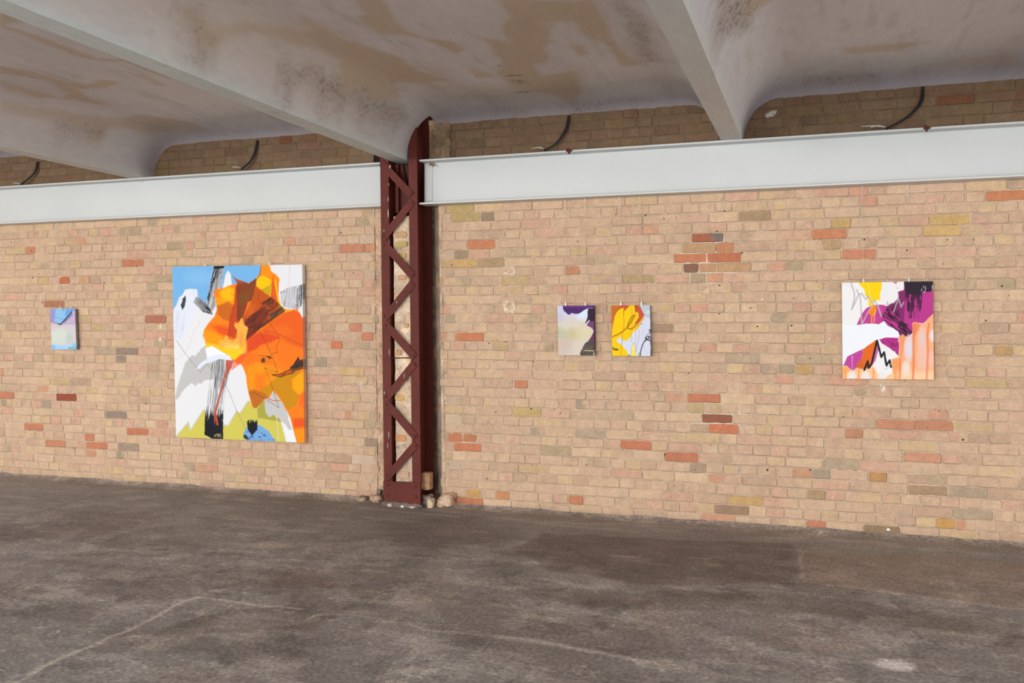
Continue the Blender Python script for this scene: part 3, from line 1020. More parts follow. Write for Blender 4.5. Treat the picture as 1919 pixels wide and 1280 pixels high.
for px, py, r_, c_ in spots:
    X, Z = px_wall(px, py)
    if CH_L - .06 < X < CH_R + .06:
        continue
    b0 = len(vv)
    sx_, sz_ = rp.uniform(.6, 1.4), rp.uniform(.6, 1.5)
    for k in range(9):
        t_ = 2 * math.pi * k / 9
        rr_ = r_ * rp.uniform(.7, 1.2)
        vv.append((X + rr_ * sx_ * math.cos(t_), -.0062, Z + rr_ * sz_ * math.sin(t_)))
        cc.append(lin(c_) * rp.uniform(.8, 1.15))
    for k in range(9):
        vv.append((vv[b0 + k][0], 0, vv[b0 + k][2]))
        cc.append(lin(c_))
    ff.append(tuple(range(b0, b0 + 9)))
    for k in range(9):
        ff.append((b0 + k, b0 + 9 + k, b0 + 9 + (k + 1) % 9, b0 + (k + 1) % 9))
link('wall_pits_specks', vv, ff, M_PLASTER, wall, cols=np.array(cc))  # pale specks, and dark discs added to stand for small holes

# cement fillet along the foot of the wall
xs = np.arange(-11, 3.5, .02)
prof = [(-.12, -.002), (-.07, .004), (-.03, .010), (-.004, .024), (.004, .03)]
vv = []
for x in xs:
    k = .6 + .8 * float(fbm(np.array([x * 3]), np.array([0.]), 91, 3)[0])
    for a, b in prof:
        vv.append((x, a * k, b * k + .001))
vv = np.array(vv)
t = fbm(vv[:, 0] * 6, vv[:, 1] * 20, 92, 4)
o = link('trim_1', vv, grid_faces(len(xs), len(prof), False), M_FLOOR, cols=lin((146, 134, 124))[None, :] * (.8 + .4 * t[:, None]), smooth=True)
tag(o, kind='structure')


# side wall beyond the left end of the photographed stretch
for nm, xw in (('wall_left', -11.2),):
    ys_, zs_ = np.linspace(-5.0, .16, 170), np.linspace(-.02, 3.36, 110)
    Yg, Zg = np.meshgrid(ys_, zs_, indexing='ij')
    y_, z_ = Yg.ravel(), Zg.ravel()
    t_ = fbm(y_ * 1.5, z_ * 1.5, 121, 5)
    o = link(nm, np.stack([xw + (fbm(y_ * 4, z_ * 4, 122, 4) - .5) * .012, y_, z_], 1), grid_faces(170, 110, xw < 0), M_CEIL,
             cols=np.column_stack([lin((200, 184, 168))[None, :] * (.85 + .3 * t_[:, None]), t_ * .2]), smooth=True)
    tag(o, kind='structure')


# ------------------------------------------------------------------ steel beams
def beam(name, xa, xb, label, endplate):
    root = empty(name, (xa if endplate else xb, -.07, 2.545))
    tag(root, label, 'beam', 'white steel beams along the wall')
    ox, oy, oz = root.location

    def bx(mb, a, b, bev=0):
        mb.box((a[0] - ox, a[1] - oy, a[2] - oz), (b[0] - ox, b[1] - oy, b[2] - oz), bev)
    m = MB()
    bx(m, (xa, -.032, 2.545), (xb, -.020, 2.900))
    m.build('web', M_BEAM, root)
    m = MB()
    bx(m, (xa, -.14, 2.537), (xb, -.001, 2.551), .002)
    m.build('bottom_flange', M_BEAM, root)
    m = MB()
    bx(m, (xa, -.14, 2.897), (xb, -.001, 2.912), .002)
    m.build('top_flange', M_BEAM, root)
    m = MB()
    bx(m, (xa, -.128, 2.551), (xb, -.033, 2.5535))
    m.build('rust_seam', M_SEAM, root)
    if endplate:
        m = MB()
        bx(m, (xa + .004, -.042, 2.575), (xa + .075, -.032, 2.875), .003)
        m.build('end_plate', M_BEAM, root)
    return root


XCR = COLX1 + TILT * 2.7
XCL = COLX0 + TILT * 2.7
b_r = beam('steel_beam', XCR + .004, 3.6, 'long white steel beam right of the red lattice column', True)
b_l = beam('steel_beam', -11.2, XCL - .004, 'white steel beam left of the red lattice column', False)
# bolt heads under the top flange, as small parts of each beam
for root, pl in ((b_r, ((1362, 269), (1665, 340))), (b_l, ((266, 339), (442, 352)))):
    for px, py in pl[:1]:
        X, Z = px_wall(px, py, -.033)
        m = MB()
        m.dome(0, 0, 0, .018, .008)
        o = m.build('bolt_head', M_BEAM, root, True)
        o.location = (X - root.location.x, -.0325 - root.location.y, Z - root.location.z)

# small rusty clips on the top flange
for px, py, lab in ((1067, 281, 'small rusty clip on the white beam, nearer the red column'), (1737, 238, 'small rusty clip on the white beam, near the right end of the photo')):
    X, Z = px_wall(px, py, -.14)
    m = MB()
    m.prism([(-.022, .0), (-.016, .016), (.004, .018), (.008, .008), (.024, .006), (.022, -.006), (.010, -.010), (.0, -.018), (-.008, -.010), (-.018, -.008)], -.018, .0)
    m.box((-.006, -.014, -.024), (.006, .012, .01), .002)
    o = m.build('beam_clip', M_RUST)
    o.location = (X, -.142, 2.906)
    tag(o, lab, 'clip', 'rusty clips on the beam')


# ------------------------------------------------------------------ lattice column
def make_column():
    root = empty('lattice_column', ((COLX0 + COLX1) / 2, -.03, 0))
    root.rotation_euler = (0, TILT, 0)
    tag(root, 'dark red riveted steel lattice column standing in front of the brick wall', 'column')
    W2 = (COLX1 - COLX0) / 2
    yF, yB, H, fw, t = COLY + .03, .115 + .03, 3.33, .079, .011

    def c(px, py):
        X, Z = px_wall(px, py, COLY - .01)
        return X - root.location.x - TILT * Z, Z
    for s in (-1, 1):
        m = MB()
        a, b = sorted((s * W2, s * (W2 - fw)))
        m.box((a, yF, 0), (b, yF + t, H), .002)
        m.box((a, yB - t, 0), (b, yB, H), .002)
        x0, x1 = sorted((s * (W2 - fw), s * (W2 - fw + t)))
        m.box((x0, yF + t, 0), (x1, yB - t, H))
        o = m.build('channel', M_RED, root)
    segs = [((713, 303), (771, 366)), ((773, 377), (718, 446)), ((719, 455), (774, 519)), ((774, 530), (721, 596)), ((722, 606), (777, 670)),
            ((777, 681), (724, 746)), ((724, 755), (779, 820)), ((780, 832), (724, 896))]
    for i, (a, b) in enumerate(segs):
        m = MB()
        off = 0 if i % 2 else -.0
        A, B = c(*a), c(*b)
        L = math.hypot(B[0] - A[0], B[1] - A[1])
        m2 = MB()
        lift = .009 if i % 2 == 0 else .0094
        # trimmed to the outer faces of the column
        dx, dz = (B[0] - A[0]) / L, (B[1] - A[1]) / L
        hw = .031
        nx, nz = -dz * hw, dx * hw
        q = [(A[0] + nx, A[1] + nz), (B[0] + nx, B[1] + nz), (B[0] - nx, B[1] - nz), (A[0] - nx, A[1] - nz)]
        lim = W2 - .002
        # clip polygon against both faces
        for sgn in (1, -1):
            out = []
            for k in range(len(q)):
                p, r = q[k], q[(k + 1) % len(q)]
                ip, ir = sgn * p[0] <= lim, sgn * r[0] <= lim
                if ip:
                    out.append(p)
                if ip != ir:
                    tt = (sgn * lim - p[0]) / (r[0] - p[0])
                    out.append((sgn * lim, p[1] + tt * (r[1] - p[1])))
            q = out
        m2.prism(q, yF - lift, yF - .0004)
        m2.build('lacing_bar', M_RED, root)
    riv = [(771, 362), (772, 381), (719, 442), (720, 459), (773, 515), (773, 533), (721, 592), (723, 610), (776, 667), (777, 684), (724, 742), (725, 758), (778, 817), (779, 836), (726, 890)]
    for px, py in riv:
        x, z = c(px, py)
        m = MB()
        m.dome(0, 0, 0, .0115, .0085)
        o = m.build('rivet', M_RED, root, True)
        o.location = (x, yF - .009, z)
    # base plate
    m = MB()
    zt = c(755, 903)[1]
    m.box((-W2, yF - .012, .015), (W2, yF - .0006, zt), .002)
    m.build('base_plate', M_RED, root)
    for px, py in ((727, 908), (779, 912), (728, 927), (780, 931)):
        x, z = c(px, py)
        m = MB()
        m.dome(0, 0, 0, .0135, .0095)
        o = m.build('rivet', M_RED, root, True)
        o.location = (x, yF - .0115, z)
    # rivets on the rear flange of the right channel
    for py in (518, 536, 664, 681, 811, 828):
        px = 799 + (py - 500) * .011
        X, Z = px_wall(px, py, .10)
        m = MB()
        m.dome(0, 0, 0, .011, .008)
        o = m.build('rivet', M_RED, root, True)
        o.location = (X - root.location.x - TILT * Z, yB - t, Z)
    # thin rod across
    a, b = c(736, 671), c(767, 671)
    m = MB()
    m.tube([(a[0] - .01, yF + .02, a[1]), (b[0] + .01, yF + .02, b[1])], .005, 8)
    m.build('cross_rod', M_RED, root, True)
    # gusset assembly behind the lacing at beam height
    xi = W2 - fw - .001
    z0, z1 = 2.585, 2.90
    m = MB()
    m.box((-xi + t, yB - .12, z0), (xi - t, yB - .108, z1), .002)
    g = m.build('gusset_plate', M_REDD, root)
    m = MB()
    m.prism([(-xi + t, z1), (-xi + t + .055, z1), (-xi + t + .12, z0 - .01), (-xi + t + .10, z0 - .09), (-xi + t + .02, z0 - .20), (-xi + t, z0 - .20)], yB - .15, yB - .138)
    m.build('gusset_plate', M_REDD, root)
    m = MB()
    m.box((-xi + t, yB - .19, z0 - .1), (-xi + t + .032, yB - .15, z1), .002)
    m.build('gusset_angle', M_RED, root)
    for xx, zz, yy in ((-.05, z0 + .06, -.15), (.02, z0 + .065, -.12), (.055, z0 + .065, -.12), (-.055, z0 - .08, -.15), (.03, z0 + .19, -.12), (.03, z1 - .03, -.12)):
        m = MB()
        m.dome(0, 0, 0, .013, .009)
        o = m.build('rivet', M_RED, root, True)
        o.location = (xx, yB + yy, zz)
    # chipped paint
    m = MB()
    for px, py, l, wd in ((727, 400, 18, 2.2), (727, 372, 10, 1.2), (719, 432, 5, 2), (724, 437, 10, 1.5), (729, 455, 8, 1), (727, 612, 14, 1.2), (729, 660, 14, 1.2),
                          (758, 705, 12, 1), (728, 815, 14, 1.6), (726, 835, 12, 1.2), (731, 312, 7, 3.5), (744, 566, 5, 1.3), (728, 345, 5, 1.2), (721, 736, 6, 2), (725, 757, 3, 4)):
        x, z = c(px, py)
        q = []
        for k in range(8):
            th = 2 * math.pi * k / 8
            q.append((x + math.cos(th) * wd / 450 * R.uniform(.7, 1.3), z + math.sin(th) * l / 450 * R.uniform(.8, 1.15)))
        onbar = (px, py) in ((731, 312), (744, 566), (758, 705), (721, 736), (725, 757))
        m.prism(q, yF - (.0103 if onbar else .0006), yF + .002)
    m.build('paint_chips', M_CHIP, root)
    return root


make_column()

# rubble round the column foot: each piece is a thing
for px, py, sx, sy, sz, yy, sd, col, lab in (
        (801, 901, .042, .05, .080, -.05, 21, (190, 146, 110), 'upright brick fragment wedged inside the foot of the red column'),
        (802, 934, .046, .045, .052, -.06, 24, (150, 134, 120), 'grey broken concrete lump under the upright brick fragment'),
        (838, 936, .072, .06, .060, -.06, 27, (204, 174, 146), 'largest pale mortar lump right of the red column foot'),
        (808, 945, .028, .035, .042, -.13, 31, (206, 180, 152), 'small upright pale mortar chunk in front of the larger lump'),
        (707, 938, .060, .06, .034, -.06, 36, (176, 146, 122), 'low tan mortar lump left of the red column foot'),
        (680, 941, .045, .05, .022, -.06, 39, (160, 138, 118), 'flat mortar crumb farthest left of the red column foot'),
        (711, 922, .022, .02, .022, -.03, 42, (128, 118, 110), 'dark grey concrete bit touching the left edge of the column foot')):
    X, Z = px_wall(px, py, yy)
    o = lump('rubble_chunk', (X, yy, max(sz * .86, Z if py < 925 else sz * .86)), (sx, sy, sz), sd, col, None, .07 if sd == 21 else .5, res=30 if sd == 21 else 13, pw=14 if sd == 21 else 5, smooth=(sd == 21))
    tag(o, lab, 'rubble', 'rubble at the column foot')
# crumbs in front of the base plate
for px, sx, sz, sd, col, lab in (
        (731, .022, .016, 51, (206, 184, 160), 'pale crumb at the left corner of the column base plate'),
        (755, .016, .010, 52, (226, 216, 204), 'white crumb in front of the middle of the column base plate'),
        (773, .026, .010, 53, (200, 184, 166), 'flat pale crumb in front of the right half of the base plate')):
    X, Y = px_wall(px, 950, -.20)[0], -.20
    o = lump('rubble_crumb', (X, Y, sz * .8), (sx, .014, sz), sd, col, None, .3, res=14)
    tag(o, lab, 'rubble', 'rubble at the column foot')
# broken cement bed along the base plate
X0 = COLX0 + .01
o = lump('cement_bed', ((COLX0 + COLX1) / 2, -.178, .004), ((COLX1 - COLX0) * .5, .022, .042), 61, (118, 106, 98), None, .42, res=30)
tag(o, 'crumbling grey cement bed along the foot of the column base plate', 'cement')


# ------------------------------------------------------------------ paintings
def P_big(x, y):
    P = Paint(x, y, (230, 230, 231))
    p, l, b = P.poly, P.line, P.brush
    wk = dict(warp=5, ws=.05)
    p((118, 180, 230), [(60, 80), (645, 80), (640, 235), (455, 240), (340, 250), (285, 362), (240, 300), (235, 240), (165, 245), (130, 290), (110, 340), (70, 410)], f=2, **wk)
    P.blob((140, 194, 236), 250, 170, 120, 60, .6)
    p((224, 230, 243), [(60, 400), (98, 355), (120, 300), (134, 288), (140, 330), (162, 300), (160, 250), (195, 238), (236, 246), (240, 330), (200, 450), (140, 560), (60, 560)], .85, 6, 5, .08)
    b((196, 204, 224), [(90, 380), (160, 380), (150, 540), (100, 560)], 100, .55, .2, .02, .5)
    p((234, 234, 237), [(396, 240), (415, 150), (430, 125), (448, 148), (458, 245)], 1, 1.5, 2, .1)
    # grey dry stroke top
    s1 = [(342, 92), (408, 92), (396, 170), (392, 240), (345, 255), (356, 345), (332, 385), (288, 350), (318, 210)]
    p((196, 197, 200), s1, .95, 2, 3, .1)
    b((120, 122, 126), s1, 104, .5, .25, .012, .9)
    b((24, 26, 32), [(342, 92), (392, 92), (360, 170), (320, 280), (305, 330), (300, 300), (325, 190)], 106, .5, .3, .02, 1)
    p((22, 24, 30), [(341, 97), (408, 96), (404, 110), (345, 116)], 1, 1.5, 3, .2)
    # second stroke
    s2 = [(228, 290), (262, 298), (320, 370), (334, 404), (275, 388), (212, 325)]
    p((150, 150, 152), s2, .9, 2, 3, .1)
    b((24, 26, 30), s2, 42, .5, .4, .02, 1, fade=((230, 300), (325, 395), .75, .25))
    p((30, 32, 38), [(163, 282), (146, 300), (132, 345), (142, 376), (158, 350), (165, 310)], .95, 2, 3, .12)
    # big orange body
    body = [(344, 245), (400, 236), (448, 216), (488, 208), (478, 180), (455, 150), (492, 184), (560, 205), (605, 178), (632, 140), (640, 80), (688, 80), (700, 128), (735, 150), (756, 175), (750, 250),
            (752, 310), (770, 352), (800, 370), (840, 372), (870, 372), (885, 395), (900, 425), (935, 440), (935, 1240), (862, 1240), (840, 1130), (822, 1050), (800, 1010), (762, 940), (715, 885), (690, 930), (662, 938),
            (640, 965), (600, 1000), (582, 985), (566, 920), (552, 860), (545, 790), (528, 740), (510, 715), (488, 715), (460, 695), (420, 655), (380, 632), (330, 602), (292, 612), (288, 570), (273, 535),
            (280, 500), (308, 455), (346, 415), (360, 372), (353, 310), (342, 280)]
    p((252, 128, 16), body, 1, 1.5, 3, .08)
    ins, _ = P._mask(body, 0, 1.5, True, 3, .08)
    # hues inside the body
    p((250, 190, 0), [(375, 262), (430, 225), (470, 240), (468, 310), (430, 330), (400, 320)], .95, 14, 6, .05)
    p((255, 160, 0), [(350, 290), (390, 290), (470, 330), (470, 350), (360, 350)], .8, 10, 6, .05)
    p((196, 98, 26), [(362, 350), (400, 335), (430, 320), (465, 340), (470, 420), (440, 445), (400, 440), (365, 400)], .9, 7, 6, .05)
    p((252, 135, 16), [(330, 430), (420, 440), (400, 480), (320, 470)], .8, 14)
    p((232, 76, 24), [(325, 470), (400, 470), (450, 500), (440, 560), (370, 520)], .9, 18, 6, .05)
    p((255, 158, 0), [(285, 500), (330, 510), (400, 540), (400, 600), (300, 610), (275, 540)], .85, 16)
    p((252, 204, 0), [(292, 580), (350, 590), (430, 620), (500, 650), (470, 690), (420, 655), (370, 625), (330, 600), (290, 615)], .9, 7, 4, .08)
    p((194, 62, 26), [(478, 215), (505, 225), (510, 400), (500, 480), (470, 560), (428, 530), (445, 400), (470, 320)], .92, 3, 4, .06)
    p((122, 58, 30), [(487, 208), (545, 198), (560, 207), (612, 168), (606, 240), (578, 318), (556, 322), (528, 420), (505, 450), (486, 430)], .95, 3, 4, .06)
    p((128, 82, 24), [(495, 280), (575, 240), (565, 320), (495, 340)], .6, 14, 6, .05)
    p((150, 58, 50), [(455, 148), (480, 175), (540, 198), (520, 215), (488, 210), (476, 185)], .8, 3, 3, .1)
    p((232, 78, 24), [(520, 430), (560, 330), (600, 320), (560, 560), (490, 560)], .4, 14)
    p((192, 80, 20), [(578, 320), (605, 222), (650, 240), (705, 290), (760, 340), (795, 380), (700, 450), (620, 500), (552, 565), (540, 500), (525, 430)], .95, 3, 4, .06)
    p((216, 100, 22), [(560, 345), (600, 340), (590, 400), (545, 420)], .7, 10, 6, .05)
    p((132, 46, 30), [(530, 440), (600, 385), (660, 350), (690, 400), (640, 480), (548, 560), (545, 500)], .85, 8, 6, .05)
    p((246, 148, 12), [(640, 80), (690, 80), (705, 130), (756, 175), (750, 200), (717, 152), (690, 180), (640, 150)], .8, 3)
    p((250, 198, 0), [(612, 168), (650, 155), (705, 185), (700, 292), (662, 262), (628, 238), (606, 222)], .95, 4, 4, .06)
    p((190, 160, 6), [(640, 245), (690, 220), (704, 205), (695, 288), (665, 262)], .85, 3, 4, .06)
    p((238, 190, 0), [(720, 165), (735, 200), (750, 300), (770, 350), (800, 378), (852, 372), (832, 390), (792, 388), (755, 350), (735, 300)], .95, 3, 3, .06)
    p((190, 140, 8), [(745, 330), (775, 360), (800, 385), (770, 375), (748, 350)], .7, 4)
    p((226, 88, 28), [(717, 148), (726, 220), (748, 335), (700, 292), (706, 220)], .95, 2, 2, .06)
    b((58, 34, 26), [(540, 450), (600, 392), (640, 350), (690, 296), (718, 300), (790, 372), (700, 445), (620, 505), (548, 570)], -40, .46, .35, .018, .85, seed=8)
    b((40, 34, 28), [(640, 330), (712, 290), (700, 320), (650, 345)], -25, .35, .3, .02, .9, seed=5)
    b((60, 66, 50), [(690, 400), (760, 360), (795, 378), (700, 440)], -30, .4, .35, .02, .9, seed=6)
    p((234, 94, 22), [(640, 502), (700, 452), (795, 388), (850, 375), (885, 395), (905, 430), (935, 430), (935, 640), (800, 590), (700, 530)], .95, 3, 3, .06)
    p((240, 112, 22), [(700, 480), (800, 470), (850, 520), (760, 560), (700, 530)], .7, 24)
    p((222, 64, 30), [(552, 560), (620, 512), (680, 520), (760, 545), (700, 585), (640, 600), (560, 650), (548, 620)], .9, 12, 6, .05)
    p((246, 118, 22), [(640, 600), (760, 560), (908, 620), (908, 700), (800, 745), (700, 640)], .85, 16, 6, .05)
    p((244, 110, 24), [(510, 660), (560, 640), (620, 650), (600, 720), (520, 700)], .8, 10)
    p((255, 152, 8), [(600, 700), (760, 750), (740, 800), (640, 880), (570, 900), (550, 800), (560, 740)], .8, 18, 6, .05)
    p((242, 110, 18), [(600, 780), (680, 770), (660, 900), (600, 900)], .6, 18)
    P.blob((214, 110, 20), 660, 690, 60, 40, .5)
    p((202, 138, 6), [(632, 880), (680, 850), (740, 795), (800, 790), (866, 765), (905, 730), (870, 790), (832, 812), (836, 870), (882, 918), (862, 970), (815, 1008), (795, 990), (762, 930), (718, 872), (690, 920), (640, 900)], .95, 3, 4, .05)
    p((255, 168, 0), [(838, 810), (870, 785), (910, 760), (914, 880), (882, 912), (838, 870)], .9, 6)
    p((252, 100, 30), [(880, 915), (916, 880), (920, 1000), (880, 980)], .7, 10)
    p((184, 104, 28), [(560, 885), (600, 876), (660, 900), (690, 930), (655, 940), (612, 1000), (590, 990), (572, 930)], .9, 5, 4, .05)
    p((234, 78, 22), [(838, 1060), (922, 1055), (922, 1110), (846, 1120)], .9, 12)
    p((255, 150, 10), [(850, 1130), (922, 1125), (922, 1225), (868, 1225)], .7, 8)
    # green ground
    gr = (208, 198, 86)
    lav = (200, 200, 214)
    edge = [(98, 1176), (182, 1078), (192, 1132), (276, 1002), (290, 1012)]
    p(gr, [(98, 1195), (98, 1180), (182, 1082), (192, 1136), (276, 1006), (292, 1012), (290, 1170), (395, 1175), (402, 1098), (432, 1106), (486, 1010), (506, 1026), (558, 946), (570, 950),
           (584, 986), (606, 1000), (640, 965), (662, 938), (670, 1020), (690, 1052), (722, 1036), (760, 1066), (806, 1240), (98, 1240)], 1, 1.5, 2, .05)
    l(lav, edge, 6, .9)
    l(lav, [(402, 1096), (430, 1104), (486, 1008)], 6, .9)
    l(lav, [(506, 1024), (560, 944)], 6, .9)
    p((166, 160, 62), [(616, 1000), (650, 945), (662, 940), (668, 1020), (690, 1052), (720, 1037), (758, 1062), (770, 1082), (700, 1070), (640, 1056), (620, 1060)], .9, 2, 3, .08)
    p((196, 194, 192), [(660, 935), (690, 930), (716, 884), (762, 940), (800, 1010), (815, 1060), (836, 1128), (816, 1132), (762, 1066), (722, 1036), (690, 1053), (666, 1022)], .97, 2, 3, .08)
    l((226, 106, 40), [(680, 930), (712, 946), (762, 946)], 6)
    p((238, 238, 240), [(808, 1055), (822, 1052), (872, 1240), (812, 1240), (780, 1080), (815, 1132), (836, 1130)], .9, 2)
    # grey cloud
    gc = (194, 192, 190)
    p(gc, [(98, 945), (108, 860), (134, 790), (160, 712), (200, 660), (226, 664), (262, 618), (288, 600), (300, 640), (350, 668), (410, 698), (418, 740), (396, 846), (372, 818), (330, 812), (282, 820),
           (262, 840), (236, 838), (228, 856), (200, 832), (180, 850), (150, 880), (112, 936)], 1, 2, 4, .08)
    # white scarf
    p((240, 242, 246), [(288, 614), (330, 600), (380, 630), (420, 654), (455, 690), (420, 684), (360, 655), (300, 690)], 1, 1.5, 2, .08)
    p((222, 230, 244), [(225, 750), (262, 704), (330, 664), (380, 655), (440, 660), (456, 692), (380, 684), (330, 700), (290, 712), (255, 742)], 1, 1.5, 2, .08)
    # dry brush trunk
    tr = [(325, 715), (372, 684), (418, 686), (444, 738), (420, 860), (405, 960), (400, 1186), (330, 1186), (282, 1162), (292, 1010), (308, 850)]
    b((150, 150, 154), tr, 96, .52, .16, .008, .85)
    b((60, 60, 66), tr, 95, .66, .45, .01, .9, seed=12)
    b((22, 24, 32), [(286, 1000), (400, 1000), (400, 1188), (330, 1186), (282, 1162)], 93, .5, .3, .02, 1, seed=14, fade=((340, 1005), (340, 1090), .75, -.1))
    p((20, 22, 32), [(286, 1095), (398, 1090), (398, 1188), (350, 1188), (322, 1172), (282, 1160)], 1, 3, 5, .1)
    b((208, 198, 110), [(340, 1155), (385, 1155), (390, 1180), (345, 1176)], 10, .55, .3, .1, 1)
    l((50, 46, 46), [(438, 760), (415, 830), (404, 870)], 7, .6, 2)
    # red stem
    p((192, 78, 52), [(416, 690), (466, 692), (452, 740), (420, 790), (406, 840), (384, 920), (362, 1000), (356, 1020), (370, 1100), (358, 1104), (352, 1060), (346, 1104), (342, 1020), (360, 960), (388, 860), (406, 790), (420, 740)], .95, 1.5, 2, .08)
    p((240, 112, 72), [(466, 692), (512, 664), (560, 640), (508, 715), (450, 758)], .8, 4)
    p((240, 96, 28), [(470, 690), (530, 645), (560, 640), (512, 712), (492, 716)], .9, 3)
    # pale leaves
    p((250, 176, 70), [(512, 425), (522, 428), (530, 462), (556, 488), (550, 525), (540, 560), (548, 600), (540, 648), (500, 655), (440, 640), (378, 612), (372, 566), (405, 560), (416, 530), (438, 555), (462, 572), (486, 548), (488, 505), (470, 470), (474, 450), (496, 462)], .97, 2, 5, .1)
    p((250, 206, 20), [(390, 610), (430, 600), (480, 590), (530, 610), (520, 645), (470, 690), (440, 670)], .8, 10, 5, .08)
    P.blob((236, 140, 60), 515, 560, 22, 70, .6)
    b((255, 214, 150), [(400, 580), (500, 590), (500, 620), (420, 610)], 8, .55, .2, .03, .6)
    l((190, 50, 24), [(470, 555), (486, 540), (484, 505)], 4, .6)
    # blue patch and black flame
    p((118, 168, 218), [(528, 1168), (548, 1110), (600, 1094), (640, 1104), (682, 1136), (706, 1164), (738, 1215), (545, 1200)], 1, 2, 6, .08)
    b((44, 64, 96), [(528, 1150), (600, 1120), (736, 1200), (540, 1195)], 10, .62, .12, .04, .8, seed=20)
    b((20, 24, 32), [(548, 1066), (616, 1066), (616, 1130), (582, 1166), (556, 1130)], 92, .5, .3, .03, 1, seed=21, fade=((580, 1070), (580, 1100), .6, -.2))
    p((24, 28, 36), [(528, 1160), (548, 1165), (560, 1190), (530, 1182)], .9, 2, 4, .1)
    # black blot right
    p((34, 38, 38), [(874, 668), (888, 690), (906, 684), (906, 728), (880, 735), (850, 745), (820, 740), (846, 712)], .95, 2, 5, .08)
    b((40, 36, 26), [(906, 700), (906, 745), (840, 775), (760, 800), (680, 780), (760, 775), (820, 745)], -18, .42, .3, .015, .85, seed=23)
    p((28, 26, 24), [(648, 672), (666, 680), (662, 706), (648, 708), (640, 692)], .85, 3, 4, .08)
    p((34, 28, 24), [(672, 664), (700, 664), (706, 680), (690, 684)], .8, 3, 4, .08)
    l((70, 40, 24), [(618, 662), (660, 664), (700, 672)], 3, .8)
    # white upper right with grey brush
    sg = [(760, 262), (800, 236), (896, 214), (902, 330), (880, 372), (820, 366), (780, 352), (764, 320)]
    p((196, 196, 202), sg, .8, 3, 4, .08)
    b((26, 28, 32), [(760, 262), (806, 240), (804, 268), (770, 276)], -20, .55, .25, .04, .9, seed=25)
    p((26, 28, 34), [(888, 214), (898, 214), (898, 300), (892, 352), (886, 352), (890, 280)], .95, 1.5, 2, .1)
    b((26, 28, 34), [(866, 240), (884, 222), (880, 355), (864, 350)], 92, .5, .3, .015, .95, seed=26)
    b((90, 90, 96), sg, 100, .66, .3, .01, .7, seed=27)
    l((190, 190, 194), [(822, 90), (816, 200), (824, 300), (836, 360)], 2.5, .8)
    P.blob((226, 106, 150), 786, 328, 6, 6, .9)
    l((228, 90, 30), [(856, 338), (850, 365), (838, 378)], 4)
    l((228, 90, 30), [(872, 366), (866, 378)], 3)
    # drawn lines
    dk = (66, 48, 40)
    for pts, wd, a, cc in (
            ([(625, 264), (618, 290), (640, 350), (680, 440), (745, 530), (755, 575), (735, 600), (742, 640), (710, 655)], 3, .8, (110, 44, 26)),
            ([(630, 505), (700, 640), (745, 765), (700, 760), (660, 738), (690, 800), (752, 992), (600, 896), (580, 905)], 3, .85, (90, 44, 26)),
            ([(630, 505), (720, 515), (800, 550), (905, 602)], 4, .7, (170, 58, 24)),
            ([(600, 690), (590, 720), (620, 780), (650, 890)], 2, .5, (150, 80, 30)),
            ([(610, 690), (700, 700), (800, 760), (890, 745)], 2, .5, (130, 70, 30)),
            ([(660, 738), (700, 745), (748, 765), (720, 780), (680, 770)], 2, .7, (100, 60, 24)),
            ([(105, 565), (170, 660), (228, 735), (255, 768), (300, 712), (340, 775), (412, 830), (440, 900), (485, 1010), (510, 1060), (545, 1130)], 3, .75, (120, 118, 120)),
            ([(255, 440), (245, 470), (215, 510), (190, 590), (160, 650), (92, 692)], 2, .6, (170, 168, 170)),
            ([(260, 400), (275, 470), (285, 580)], 1.8, .4, (196, 196, 200)),
            ([(715, 1000), (738, 1060), (750, 1200)], 3.5, .9, (222, 224, 228)),
            ([(440, 262), (458, 280), (470, 275)], 3, .8, (200, 90, 20)),
            ([(640, 92), (632, 150), (608, 190)], 5, .8, (122, 72, 46)),
            ([(665, 945), (700, 990), (735, 1040)], 2, .6, (160, 158, 158))):
        l(cc, pts, wd, a, .8, 2, .05)
    return P.c


